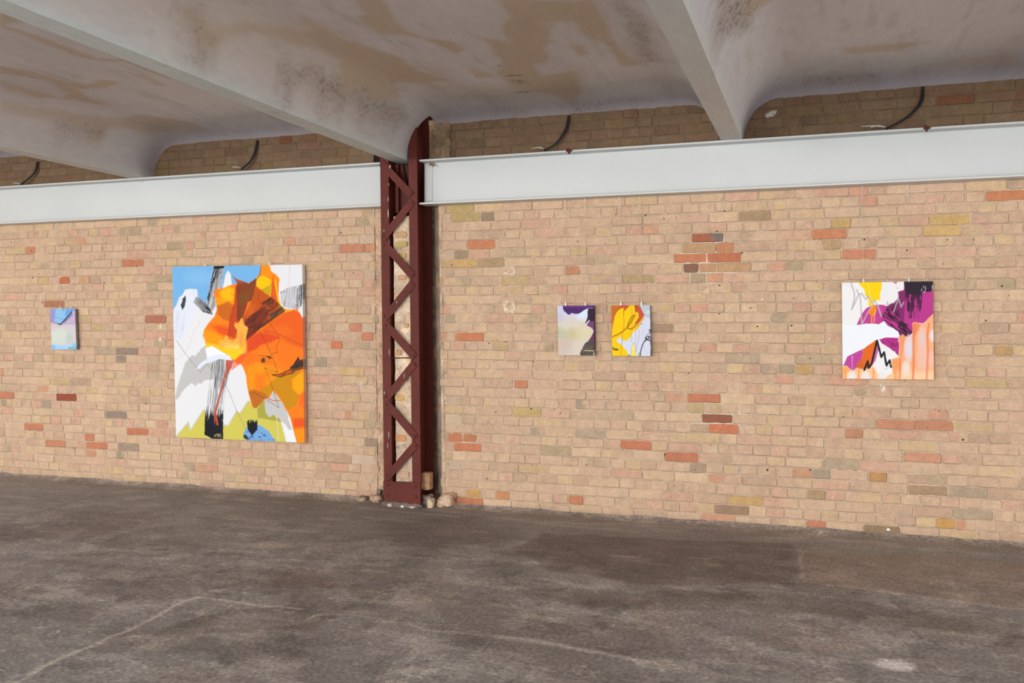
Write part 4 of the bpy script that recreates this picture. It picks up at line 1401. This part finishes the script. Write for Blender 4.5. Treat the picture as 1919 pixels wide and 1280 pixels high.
def P_right(x, y):
    P = Paint(x, y, (238, 236, 234))
    p, l, b = P.poly, P.line, P.brush
    p((250, 210, 0), [(262, 140), (522, 140), (516, 240), (500, 270), (496, 350), (470, 350), (440, 360), (430, 395), (408, 420), (382, 412), (372, 330), (345, 300), (335, 235), (290, 190)], 1, 2, 5, .08)
    p((186, 58, 138), [(256, 605), (270, 570), (310, 490), (360, 430), (430, 400), (520, 396), (580, 410), (650, 380), (700, 300), (690, 260), (730, 240), (752, 150), (1065, 150), (1065, 490), (990, 560),
                       (940, 590), (860, 580), (840, 690), (790, 735), (700, 740), (600, 640), (540, 570), (500, 600), (400, 590), (330, 600)], 1, 2, 5, .05)
    p((196, 66, 148), [(256, 605), (310, 490), (360, 430), (430, 400), (520, 400), (540, 470), (500, 590), (330, 600)], .8, 8)
    p((236, 234, 234), [(752, 140), (640, 140), (520, 150), (510, 260), (500, 350), (540, 400), (580, 408), (640, 372), (684, 320), (688, 262), (745, 240)], 1, 2, 4, .05)
    p((128, 38, 98), [(600, 385), (650, 370), (690, 320), (686, 262), (745, 240), (760, 300), (750, 580), (640, 470), (560, 430)], .9, 3, 4, .05)
    b((44, 24, 44), [(520, 500), (580, 420), (640, 440), (760, 590), (780, 720), (720, 720), (600, 600), (540, 560)], 40, .5, .1, .015, .95, seed=4)
    b((52, 26, 50), [(560, 410), (680, 380), (720, 560), (640, 560)], -60, .55, .12, .02, .8, seed=5)
    b((48, 28, 46), [(680, 560), (790, 600), (840, 690), (770, 730), (700, 700)], 50, .45, .12, .02, .95, seed=6)
    b((52, 26, 52), [(755, 280), (940, 280), (930, 420), (900, 540), (780, 540)], 91, .5, .12, .01, .95, seed=7, fade=((850, 280), (850, 560), .25, .68))
    p((44, 34, 46), [(750, 145), (1065, 145), (1058, 230), (1020, 262), (940, 262), (920, 300), (850, 290), (760, 285)], 1, 5, 10, .04)
    b((230, 220, 224), [(930, 200), (975, 200), (975, 268), (930, 262)], 80, .6, .1, .06, .9, seed=9)
    p((214, 206, 206), [(1040, 200), (1065, 170), (1065, 250), (1046, 240)], .8, 4)
    p((206, 36, 106), [(628, 155), (680, 158), (664, 182)], .9, 3, 4, .08)
    P.blob((240, 190, 205), 680, 222, 22, 14, .7)
    # orange piece inside
    p((244, 140, 14), [(410, 400), (455, 400), (462, 450), (448, 500), (424, 520), (412, 590), (402, 585), (404, 500), (382, 490), (398, 440)], 1, 2, 4, .08)
    p((236, 110, 60), [(448, 520), (458, 560), (444, 600), (436, 560)], .7, 4)
    # white bear-like cloud
    # lower left
    p((192, 70, 156), [(100, 1080), (150, 940), (220, 900), (320, 860), (310, 960), (270, 1000), (250, 1050), (210, 1092), (110, 1070)], 1, 2, 5, .06)
    p((226, 106, 34), [(320, 860), (455, 760), (470, 790), (410, 1030), (350, 1070), (250, 1060), (230, 1080), (270, 1000), (310, 960)], 1, 2, 5, .06)
    p((200, 96, 40), [(230, 1085), (260, 1000), (300, 960), (330, 1040), (300, 1070)], .6, 12)
    p((192, 70, 156), [(470, 800), (500, 830), (470, 960), (400, 1050), (440, 900)], .9, 3, 4, .06)
    p((184, 48, 136), [(490, 760), (560, 735), (680, 742), (700, 800), (690, 930), (640, 880), (600, 850), (520, 800)], 1, 2, 5, .06)
    b((110, 30, 86), [(500, 760), (700, 742), (690, 920), (600, 850)], 30, .55, .1, .02, .7, seed=12)
    p((238, 236, 234), [(500, 800), (560, 830), (620, 900), (650, 880), (690, 940), (620, 960), (640, 1100), (540, 1140), (480, 1100), (450, 990), (480, 880)], 1, 2, 5, .06)
    p((238, 241, 246), [(95, 600), (250, 608), (350, 592), (480, 600), (500, 590), (545, 566), (575, 615), (640, 640), (690, 680), (704, 715), (690, 740), (620, 730), (520, 745), (440, 770), (350, 830), (250, 890),
                        (160, 935), (110, 1040), (95, 1060)], 1, 2, 4, .05)
    # orange drips right
    p((247, 176, 130), [(622, 960), (690, 945), (700, 820), (692, 740), (730, 702), (790, 745), (840, 700), (835, 590), (870, 572), (920, 598), (960, 588), (1000, 540), (1070, 470), (1070, 1210), (640, 1210)], 1, 2, 5, .05)
    p((238, 150, 96), [(700, 740), (740, 705), (788, 745), (760, 800), (740, 870), (715, 960), (700, 900)], .8, 8)
    p((232, 138, 96), [(838, 600), (870, 575), (925, 600), (900, 660), (850, 740)], .85, 8)
    p((244, 150, 70), [(622, 965), (700, 960), (720, 1210), (640, 1210)], .7, 12)
    p((252, 214, 170), [(680, 1090), (1065, 1090), (1065, 1210), (680, 1210)], .75, 40)
    for cx, cy, rx, ry, c in ((800, 850, 55, 150, (226, 216, 222)), (938, 760, 50, 150, (232, 200, 190)), (945, 960, 70, 150, (240, 192, 172)), (1045, 720, 30, 70, (236, 226, 228)), (770, 1060, 50, 90, (240, 222, 206)), (1035, 960, 32, 110, (244, 190, 170))):
        P.blob(c, cx, cy, rx, ry, 1.0, .5)
    for pts, wd in (([(860, 610), (846, 800), (850, 1000), (842, 1190)], 22), ([(1010, 590), (990, 720), (1000, 860), (984, 1180)], 18), ([(712, 960), (704, 1190)], 16)):
        l((232, 118, 66), pts, wd, .8, 9)
    # bottom left drips
    p((248, 196, 148), [(100, 1040), (150, 1030), (220, 1092), (260, 1050), (340, 1080), (420, 1030), (480, 1120), (560, 1150), (640, 1100), (660, 1210), (100, 1210)], 1, 3, 4, .06)
    for cx in (205, 350, 520):
        P.blob((236, 232, 228), cx, 1150, 55, 75, .95, .6)
    for cx in (140, 278, 432):
        l((246, 150, 74), [(cx, 1060), (cx, 1130), (cx - 4, 1180)], 18, .8, 8)
    p((246, 160, 80), [(104, 1060), (140, 1035), (200, 1080), (160, 1100), (120, 1150)], .7, 10)
    l((240, 200, 220), [(210, 930), (208, 1085)], 5)
    # pencil greys
    g = (150, 150, 150)
    for pts, wd in (([(198, 165), (212, 215), (232, 268), (232, 340), (202, 448)], 10), ([(202, 448), (236, 380), (275, 290), (258, 240)], 10), ([(275, 290), (310, 280), (352, 342), (380, 298), (415, 380), (445, 350), (480, 420), (512, 515)], 11),
                    ([(290, 290), (300, 420), (308, 598)], 9), ([(310, 598), (370, 480), (430, 385)], 9), ([(575, 365), (580, 400)], 12), ([(640, 470), (690, 330), (720, 420), (745, 370)], 6)):
        l((196, 196, 198), pts, wd + 5, .75, 3, 2, .05)
        l(g, pts, wd * .55, .75, 3, 4, .1)
    l((236, 234, 230), [(455, 450), (440, 520), (430, 590)], 5, .7)
    l((250, 236, 170), [(368, 165), (392, 290)], 3, .8)
    # black zigzag
    l((30, 28, 30), [(336, 1076), (370, 985), (380, 1056), (412, 1010), (468, 770), (512, 940), (542, 890), (566, 1030), (600, 975), (614, 1045)], 22, 1, 2, 2, .05)
    l((180, 178, 180), [(620, 1000), (560, 1070), (545, 1060)], 7, .6, 3)
    l((190, 188, 190), [(100, 190), (160, 190), (200, 210)], 3, .6, 2)
    return P.c


def P_purple(x, y):
    P = Paint(x, y, (216, 206, 190))
    p, l, b = P.poly, P.line, P.brush
    n = len(x)
    al = np.arange(n)
    P._put(al, (204, 206, 226), 1 - sstep(250, 520, y))
    P.blob((222, 232, 250), 640, 320, 200, 170, .9)
    P.blob((196, 192, 222), 150, 400, 120, 160, .8)
    P.blob((176, 186, 158), 120, 720, 200, 170, .8)
    P.blob((200, 186, 138), 420, 740, 260, 170, .85)
    P.blob((218, 208, 166), 680, 720, 260, 200, .8)
    P.blob((202, 176, 162), 250, 950, 240, 220, .7)
    P.blob((204, 186, 180), 200, 1150, 300, 150, .7)
    P.blob((218, 200, 184), 600, 1050, 200, 200, .7)
    p((78, 40, 104), [(222, 130), (900, 130), (900, 200), (755, 195), (690, 225), (610, 280), (550, 312), (500, 320), (450, 305), (400, 296), (385, 328), (335, 330), (310, 305), (255, 262), (228, 210)], 1, 4, 5, .04)
    l((124, 62, 146), [(235, 165), (640, 170), (880, 182)], 18, .8, 8)
    p((54, 34, 52), [(752, 200), (900, 200), (900, 470), (770, 470), (775, 445), (735, 490), (700, 525), (690, 510), (725, 440), (745, 350), (742, 280)], 1, 4, 5, .04)
    p((112, 70, 116), [(770, 470), (900, 470), (900, 900), (750, 890), (830, 790), (865, 690), (855, 640), (800, 590), (720, 555)], 1, 4, 4, .04)
    p((104, 54, 92), [(850, 720), (900, 700), (900, 890), (750, 885), (810, 800)], .9, 8)
    l((120, 60, 110), [(770, 476), (900, 476)], 12, .8, 4)
    l((232, 230, 238), [(775, 452), (700, 545)], 18, 1, 4)
    p((82, 74, 70), [(740, 890), (900, 890), (900, 1210), (600, 1210), (582, 1130), (610, 1080), (650, 1000), (690, 930)], 1, 4, 5, .04)
    b((128, 118, 92), [(640, 980), (880, 960), (880, 1190), (620, 1190)], -62, .6, .05, .012, .6)
    l((222, 206, 150), [(660, 1078), (900, 1086)], 13, 1, 4)
    l((130, 80, 110), [(600, 1078), (670, 1076)], 13, .8, 5)
    p((208, 192, 150), [(862, 1120), (900, 1110), (900, 1200), (858, 1192)], .8, 4)
    return P.c


def P_yellow(x, y):
    P = Paint(x, y, (214, 217, 232))
    p, l, b = P.poly, P.line, P.brush
    p((178, 190, 206), [(640, 120), (920, 120), (920, 420), (800, 380), (740, 250), (700, 180)], .8, 20, 10, .03)
    P.blob((226, 216, 214), 850, 280, 60, 50, .8)
    org = [(70, 110), (660, 110), (690, 160), (720, 220), (775, 330), (720, 420), (640, 520), (560, 600), (400, 640), (90, 760)]
    p((200, 84, 52), org, 1, 4, 4, .04)
    p((196, 112, 34), [(70, 120), (280, 140), (200, 240), (150, 360), (130, 480), (100, 700), (70, 700)], .9, 20)
    ye = (246, 202, 0)
    p(ye, [(96, 820), (120, 560), (140, 470), (165, 350), (220, 250), (290, 200), (355, 188), (358, 260), (350, 400), (360, 520), (345, 640), (430, 600), (520, 560), (640, 500), (720, 420), (775, 345), (760, 440), (690, 480),
            (680, 580), (610, 650), (530, 710), (500, 790), (430, 860), (360, 880), (320, 860), (290, 800), (262, 800), (200, 870), (230, 920), (300, 950), (350, 1020), (400, 1070), (452, 1180), (452, 1220), (96, 1220)], 1, 4, 5, .04)
    p(ye, [(365, 260), (420, 200), (480, 140), (560, 115), (580, 160), (590, 300), (620, 265), (655, 300), (665, 380), (620, 460), (520, 580), (430, 620), (345, 660), (358, 520), (352, 400)], 1, 4, 5, .04)
    p((236, 150, 60), [(690, 470), (780, 345), (790, 380), (720, 500), (640, 600), (600, 640), (640, 560)], .8, 10)
    p((200, 92, 60), [(610, 240), (665, 260), (690, 330), (700, 420), (660, 440), (668, 350), (640, 275)], .9, 4)
    l((164, 84, 20), [(112, 790), (220, 750), (330, 680), (430, 590), (520, 460), (580, 350), (560, 335), (500, 400), (440, 520), (425, 590), (450, 630), (520, 625), (620, 540), (700, 430), (770, 325)], 26, .85, 6)
    l((216, 110, 30), [(100, 795), (130, 785)], 26, .8, 6)
    dk = (58, 36, 40)
    for pts, wd, c, a in (([(517, 120), (519, 640), (512, 900)], 5, dk, .85), ([(600, 160), (604, 600), (596, 1190)], 5, (88, 70, 96), .7), ([(348, 190), (342, 300), (360, 480), (345, 650), (318, 720), (310, 900), (286, 1190)], 9, (150, 62, 50), .8),
                          ([(655, 620), (680, 740), (650, 900), (610, 1100)], 10, (176, 140, 176), .8), ([(735, 480), (745, 760), (750, 860)], 4, (120, 116, 140), .7), ([(785, 380), (800, 700)], 4, (150, 150, 170), .6),
                          ([(450, 650), (480, 780)], 6, (216, 150, 30), .6), ([(592, 130), (600, 270)], 24, (138, 62, 66), .7)):
        l(c, pts, wd, a, 3)
    p((40, 34, 36), [(570, 125), (620, 125), (606, 158), (585, 152)], .9, 4)
    P.blob((26, 26, 40), 716, 524, 11, 14, 1, .3)
    # black arcs
    l((36, 34, 42), [(690, 1200), (705, 1090), (730, 990), (770, 900), (830, 850), (900, 870)], 22, .95, 5)
    b((28, 26, 34), [(770, 900), (800, 800), (900, 760), (905, 880), (830, 870)], 10, .42, .05, .03, .95)
    b((60, 60, 70), [(800, 800), (880, 640), (905, 640), (905, 780), (840, 780)], 100, .55, .08, .01, .7)
    P.blob((36, 36, 50), 884, 650, 22, 18, .9, .5)
    l((110, 112, 130), [(760, 980), (800, 1080), (850, 1150)], 6, .6, 4)
    l((60, 60, 72), [(900, 880), (915, 1000), (905, 1190)], 14, .7, 6)
    # pale flame
    p((250, 224, 80), [(495, 1210), (510, 1080), (535, 960), (552, 915), (572, 960), (590, 1090), (592, 1210)], 1, 4)
    P.blob((250, 236, 160), 545, 1020, 30, 80, .7)
    l((130, 110, 60), [(500, 1190), (512, 1080), (530, 960), (552, 912), (574, 960), (590, 1090)], 6, .8, 3)
    p((196, 206, 60), [(648, 1200), (655, 1130), (672, 1130), (682, 1200)], .95, 4)
    l((50, 50, 40), [(652, 1190), (660, 1120), (678, 1140)], 6, .8, 3)
    b((30, 26, 26), [(100, 990), (160, 1020), (250, 1060), (220, 1078), (100, 1070)], 40, .36, .05, .04, .95)
    p((236, 206, 60), [(100, 1090), (140, 1100), (150, 1190), (100, 1190)], .7, 10)
    p((60, 56, 30), [(440, 1170), (490, 1170), (490, 1210), (440, 1210)], .7, 6)
    return P.c


def P_small(x, y):
    P = Paint(x, y, (206, 200, 200))
    p, l, b = P.poly, P.line, P.brush
    al = np.arange(len(x))
    P._put(al, (192, 172, 198), 1 - sstep(480, 640, y))
    P.blob((206, 216, 204), 350, 830, 240, 220, .95, .6)
    P.blob((184, 196, 190), 580, 860, 100, 150, .8)
    P.blob((208, 192, 202), 260, 620, 180, 90, .6)
    P._put(al, (158, 204, 238), sstep(960, 1070, y))
    P.blob((110, 184, 240), 235, 1050, 70, 70, .9)
    P.blob((120, 200, 210), 690, 1010, 60, 70, .9)
    p((96, 160, 160), [(560, 1050), (760, 1045), (760, 1110), (560, 1110)], .6, 8)
    p((146, 148, 208), [(160, 210), (290, 210), (272, 480), (180, 490)], 1, 5)
    p((140, 190, 228), [(285, 205), (720, 205), (700, 250), (640, 280), (540, 390), (430, 530), (370, 545), (268, 500)], 1, 5)
    p((96, 150, 216), [(520, 215), (710, 215), (690, 260), (620, 290), (520, 390), (490, 350)], .8, 20)
    l((116, 84, 140), [(275, 412), (380, 430), (500, 452)], 8, .8, 3)
    l((30, 40, 66), [(648, 280), (560, 380), (450, 500), (400, 556), (350, 548)], 30, .95, 8)
    l((60, 96, 150), [(650, 340), (560, 430), (480, 510)], 24, .8, 8)
    l((50, 50, 80), [(180, 492), (280, 520), (380, 556)], 14, .8, 5)
    l((150, 120, 160), [(440, 540), (700, 532)], 10, .8, 4)
    P.blob((40, 40, 60), 458, 245, 14, 24, .9)
    P.blob((190, 200, 226), 670, 290, 30, 30, .8)
    return P.c


def painting(corners, y_front, y_back, fn, org, sc, res, label, hooks, side=None):
    """corners: photo TL, TR, BR, BL of the front face, which lies at Y = y_front"""
    Q = [px_wall(px, py, y_front) for px, py in corners]
    TL, TR, BR, BL = [np.array(q) for q in Q]
    cx, cz = (BL[0] + BR[0]) / 2, (BL[1] + BR[1]) / 2
    root = empty('painting', (cx, y_back, cz))
    tag(root, label, 'painting')
    Wd, Hd = np.linalg.norm(BR - BL), np.linalg.norm(TL - BL)
    nu, nv = int(Wd / res), int(Hd / res)
    ti = []

    def face(S, T):
        return (TL[None] * ((1 - S) * (1 - T))[:, None] + TR[None] * (S * (1 - T))[:, None] + BR[None] * (S * T)[:, None] + BL[None] * ((1 - S) * T)[:, None])
    S, T = np.meshgrid(np.linspace(0, 1, nu), np.linspace(0, 1, nv), indexing='ij')
    s, t = S.ravel(), T.ravel()
    XZ = face(s, t)
    # colour pattern coordinates: position on the canvas, in units of the study drawing
    px, py = proj(XZ[:, 0], np.full(len(XZ), y_front), XZ[:, 1])
    cols = fn((px - org[0]) * sc, (py - org[1]) * sc)
    V = np.stack([XZ[:, 0] - cx, np.full(len(XZ), y_front - y_back), XZ[:, 1] - cz], 1)
    link('canvas', V, grid_faces(nu, nv, True), M_CANVAS, root, cols=cols)
    # wrapped edges
    per = [(a, 0) for a in np.linspace(0, 1, nu)] + [(1, a) for a in np.linspace(0, 1, nv)[1:]] + [(a, 1) for a in np.linspace(1, 0, nu)[1:]] + [(0, a) for a in np.linspace(1, 0, nv)[1:-1]]
    per = np.array(per)
    XZ = face(per[:, 0], per[:, 1])
    px, py = proj(XZ[:, 0], np.full(len(XZ), y_front), XZ[:, 1])
    inn = np.array([np.mean([c[0] for c in corners]), np.mean([c[1] for c in corners])])
    px, py = px + (inn[0] - px) * .012, py + (inn[1] - py) * .012
    pc = fn((px - org[0]) * sc, (py - org[1]) * sc)
    if side is not None:
        k = side[1]
        pc = pc * (1 - k) + lin(side[0]) * k
    n = len(per)
    ring = []
    for yy in (y_front, y_front * .5 + y_back * .5, y_back):
        ring.append(np.stack([XZ[:, 0] - cx, np.full(n, yy - y_back), XZ[:, 1] - cz], 1))
    i = np.arange(n)
    j = (i + 1) % n
    f = np.concatenate([np.stack([i + k * n, i + (k + 1) * n, j + (k + 1) * n, j + k * n], 1) for k in range(2)])[:, ::-1].copy()
    link('canvas_edge', np.concatenate(ring), f, M_CANVAS, root, cols=np.concatenate([pc] * 3))
    # wooden stretcher at the back
    m = MB()
    e = .022
    th = (y_back - y_front) * .5
    zt, zb = (TL[1] + TR[1]) / 2 - cz, 0
    zl = min(TL[1], TR[1]) - cz - .004
    xl, xr = max(TL[0], BL[0]) - cx + .004, min(TR[0], BR[0]) - cx - .004
    zb = max(BL[1], BR[1]) - cz + .004
    for a, b in (((xl, zb), (xr, zb + e)), ((xl, zl - e), (xr, zl)), ((xl, zb + e), (xl + e, zl - e)), ((xr - e, zb + e), (xr, zl - e))):
        m.box((a[0], -th, a[1]), (b[0], -.0005, b[1]))
    m.build('stretcher', M_WOOD, root)
    yw = (y_front + y_back) / 2
    for hx, hy in hooks:
        X, Z = px_wall(hx, hy, yw)
        m = MB()
        m.box((-.005, -.004, -.014), (.005, .004, .010), .0015)
        m.tube([(0, 0, .008), (0, 0, .018)], .003, 8)
        tt = (X - TL[0]) / (TR[0] - TL[0])
        ztop = TL[1] + (TR[1] - TL[1]) * tt
        o = m.build('hanging_clip', M_CLIP, root)
        o.location = (X - cx, yw - y_back, ztop + .012 - cz)
    return root, TL, TR, yw


M_WOOD = surface('pine_stretcher', (190, 158, 120), .8, .2, bump=(.001, 80), mott=(.1, 12))
wires = []


def hang(corners, y_front, y_back, fn, org, sc, res, label, hx, wl, side=None):
    """painting with its wires; hx = photo x of each wire at the picture and at the beam"""
    r, TL, TR, yw = painting(corners, y_front, y_back, fn, org, sc, res, label, [(a, 600) for a, b in hx], side)
    for (a, b), lab in zip(hx, wl):
        X = px_wall(a, 600, yw)[0]
        ztop = TL[1] + (TR[1] - TL[1]) * (X - TL[0]) / (TR[0] - TL[0])
        Xb = px_wall(b, 400, yw)[0]
        z1 = 2.537
        root = empty('hanging_wire', (Xb, yw, z1))
        tag(root, lab, 'wire', 'wires holding up the paintings')
        m = MB()
        m.tube([(X - Xb, 0, ztop + .028 - z1), (0, 0, -.075)], .0011, 6)
        m.build('wire', M_WIRE, root)
        m = MB()
        m.tube([(0, 0, -.085), (0, 0, -.072), (0, 0, -.066), (0, 0, -.060), (0, 0, -.055)], [.003, .0034, .002, .0034, .003], 8)
        m.tube([(0, 0, -.05), (.003, 0, -.035), (-.002, 0, -.02), (.002, 0, -.008), (0, 0, -.0005)], .0014, 8)
        m.tube([(-.003, 0, -.014), (0, 0, -.001)], .0035, 8)
        m.build('hook', M_CLIP, root)
    return r


hang([(323.2, 500), (566.8, 495.6), (570.8, 830), (330.4, 819)], -.062, -.014, P_big, (300, 470), 3.37, .0026,
     'large painting of an orange flower form over white, sky blue and lime', [(385, 383.5), (505, 504)],
     ['left wire above the large orange flower painting', 'right wire above the large orange flower painting'], side=((225, 218, 208), .35))
hang([(1578.3, 530), (1748.6, 527), (1750.8, 711.6), (1579.8, 709.6)], -.055, -.014, P_right, (1560, 500), 5.564, .0026,
     'square painting with magenta, black, white and dripping peach, alone at the right', [(1619, 1617), (1704, 1702.5)],
     ['left wire above the magenta and peach painting', 'right wire above the magenta and peach painting'])
hang([(1045, 573.2), (1113.0, 572.6), (1114.5, 666.2), (1047, 665.8)], -.052, -.014, P_purple, (1035, 560), 11.13, .0018,
     'small pale beige painting with dark purple edges, left of the yellow one', [(1060.5, 1059.4), (1097.3, 1097.3)],
     ['left wire above the beige and purple painting', 'right wire above the beige and purple painting'], side=((60, 30, 40), .5))
hang([(1146, 572.6), (1218.2, 572.0), (1220, 667.4), (1148, 666.8)], -.052, -.014, P_yellow, (1138, 560), 11.13, .0018,
     'small yellow and lilac painting with an orange loop, right of the beige and purple one', [(1164, 1161.8), (1202.5, 1199.8)],
     ['left wire above the yellow and lilac painting', 'right wire above the yellow and lilac painting'], side=((70, 60, 66), .4))
hang([(94.8, 578.8), (140.8, 578.8), (143.8, 655), (97.5, 655)], -.048, -.022, P_small, (80, 560), 11.63, .0022,
     'smallest painting, pale blue and grey, alone at the far left', [(113.5, 108), (132.5, 132)],
     ['left wire above the small pale blue painting', 'right wire above the small pale blue painting'], side=((90, 80, 84), .6))  # edges darkened: side in shade put into the colour


# ------------------------------------------------------------------ electric cables above the beam
def cable(pts, pale, label):
    P3 = []
    for k, (px, py) in enumerate(pts):
        t = k / (len(pts) - 1)
        yy = -.02 - .05 * t
        X, Z = px_wall(px, py, yy)
        P3.append((X, yy, Z))
    P3[-1] = (P3[-1][0], P3[-1][1], max(P3[-1][2], 2.918))

    def smooth(p, n=5):
        out = []
        p = [p[0]] + list(p) + [p[-1]]
        for i in range(1, len(p) - 2):
            for k in range(n):
                t = k / n
                a, b, c, d = [np.array(q) for q in p[i - 1:i + 3]]
                out.append(.5 * ((2 * b) + (-a + c) * t + (2 * a - 5 * b + 4 * c - d) * t * t + (-a + 3 * b - 3 * c + d) * t ** 3))
        out.append(np.array(p[-1]))
        return out
    base = np.array(P3[0])
    root = empty('cable', tuple(base))
    tag(root, label, 'cable', 'black cables hanging above the white beam')
    for dx, sg in ((0, 1), (.022, .7)):
        q = [np.array(p) - base + np.array([dx * sg * (1 - k / len(P3) * .6), 0, -.004 * k * sg]) * (1 if k else .4) for k, p in enumerate(P3)]
        m = MB()
        m.tube(smooth(q), .0075, 8)
        m.build('strand', M_CABLE, root, True)
    e = np.array(P3[-1]) - base
    m = MB()
    for dx, dz in pale:
        m.tube([tuple(e), tuple(e + np.array([dx * .5, -.01, .012])), tuple(e + np.array([dx, -.015, dz]))], [.006, .005, .004], 8)
    m.build('pale_end', M_WHITEC, root, True)


cable([(1066, 217), (1062, 235), (1055, 250), (1040, 268), (1020, 279)], [(-.10, .006), (-.05, .012)], 'black cable hanging above the beam over the two small paintings')
cable([(1729, 163), (1726, 185), (1716, 202), (1695, 220), (1660, 238)], [(-.16, .012), (-.1, .0)], 'black cable hanging above the beam over the magenta painting')
cable([(482, 263), (477, 285), (468, 302), (452, 315)], [(-.08, .01)], 'black cable hanging above the beam over the large orange painting')
cable([(70, 303), (66, 320), (55, 332), (38, 345)], [(-.07, .01)], 'black cable hanging above the beam at the far left')
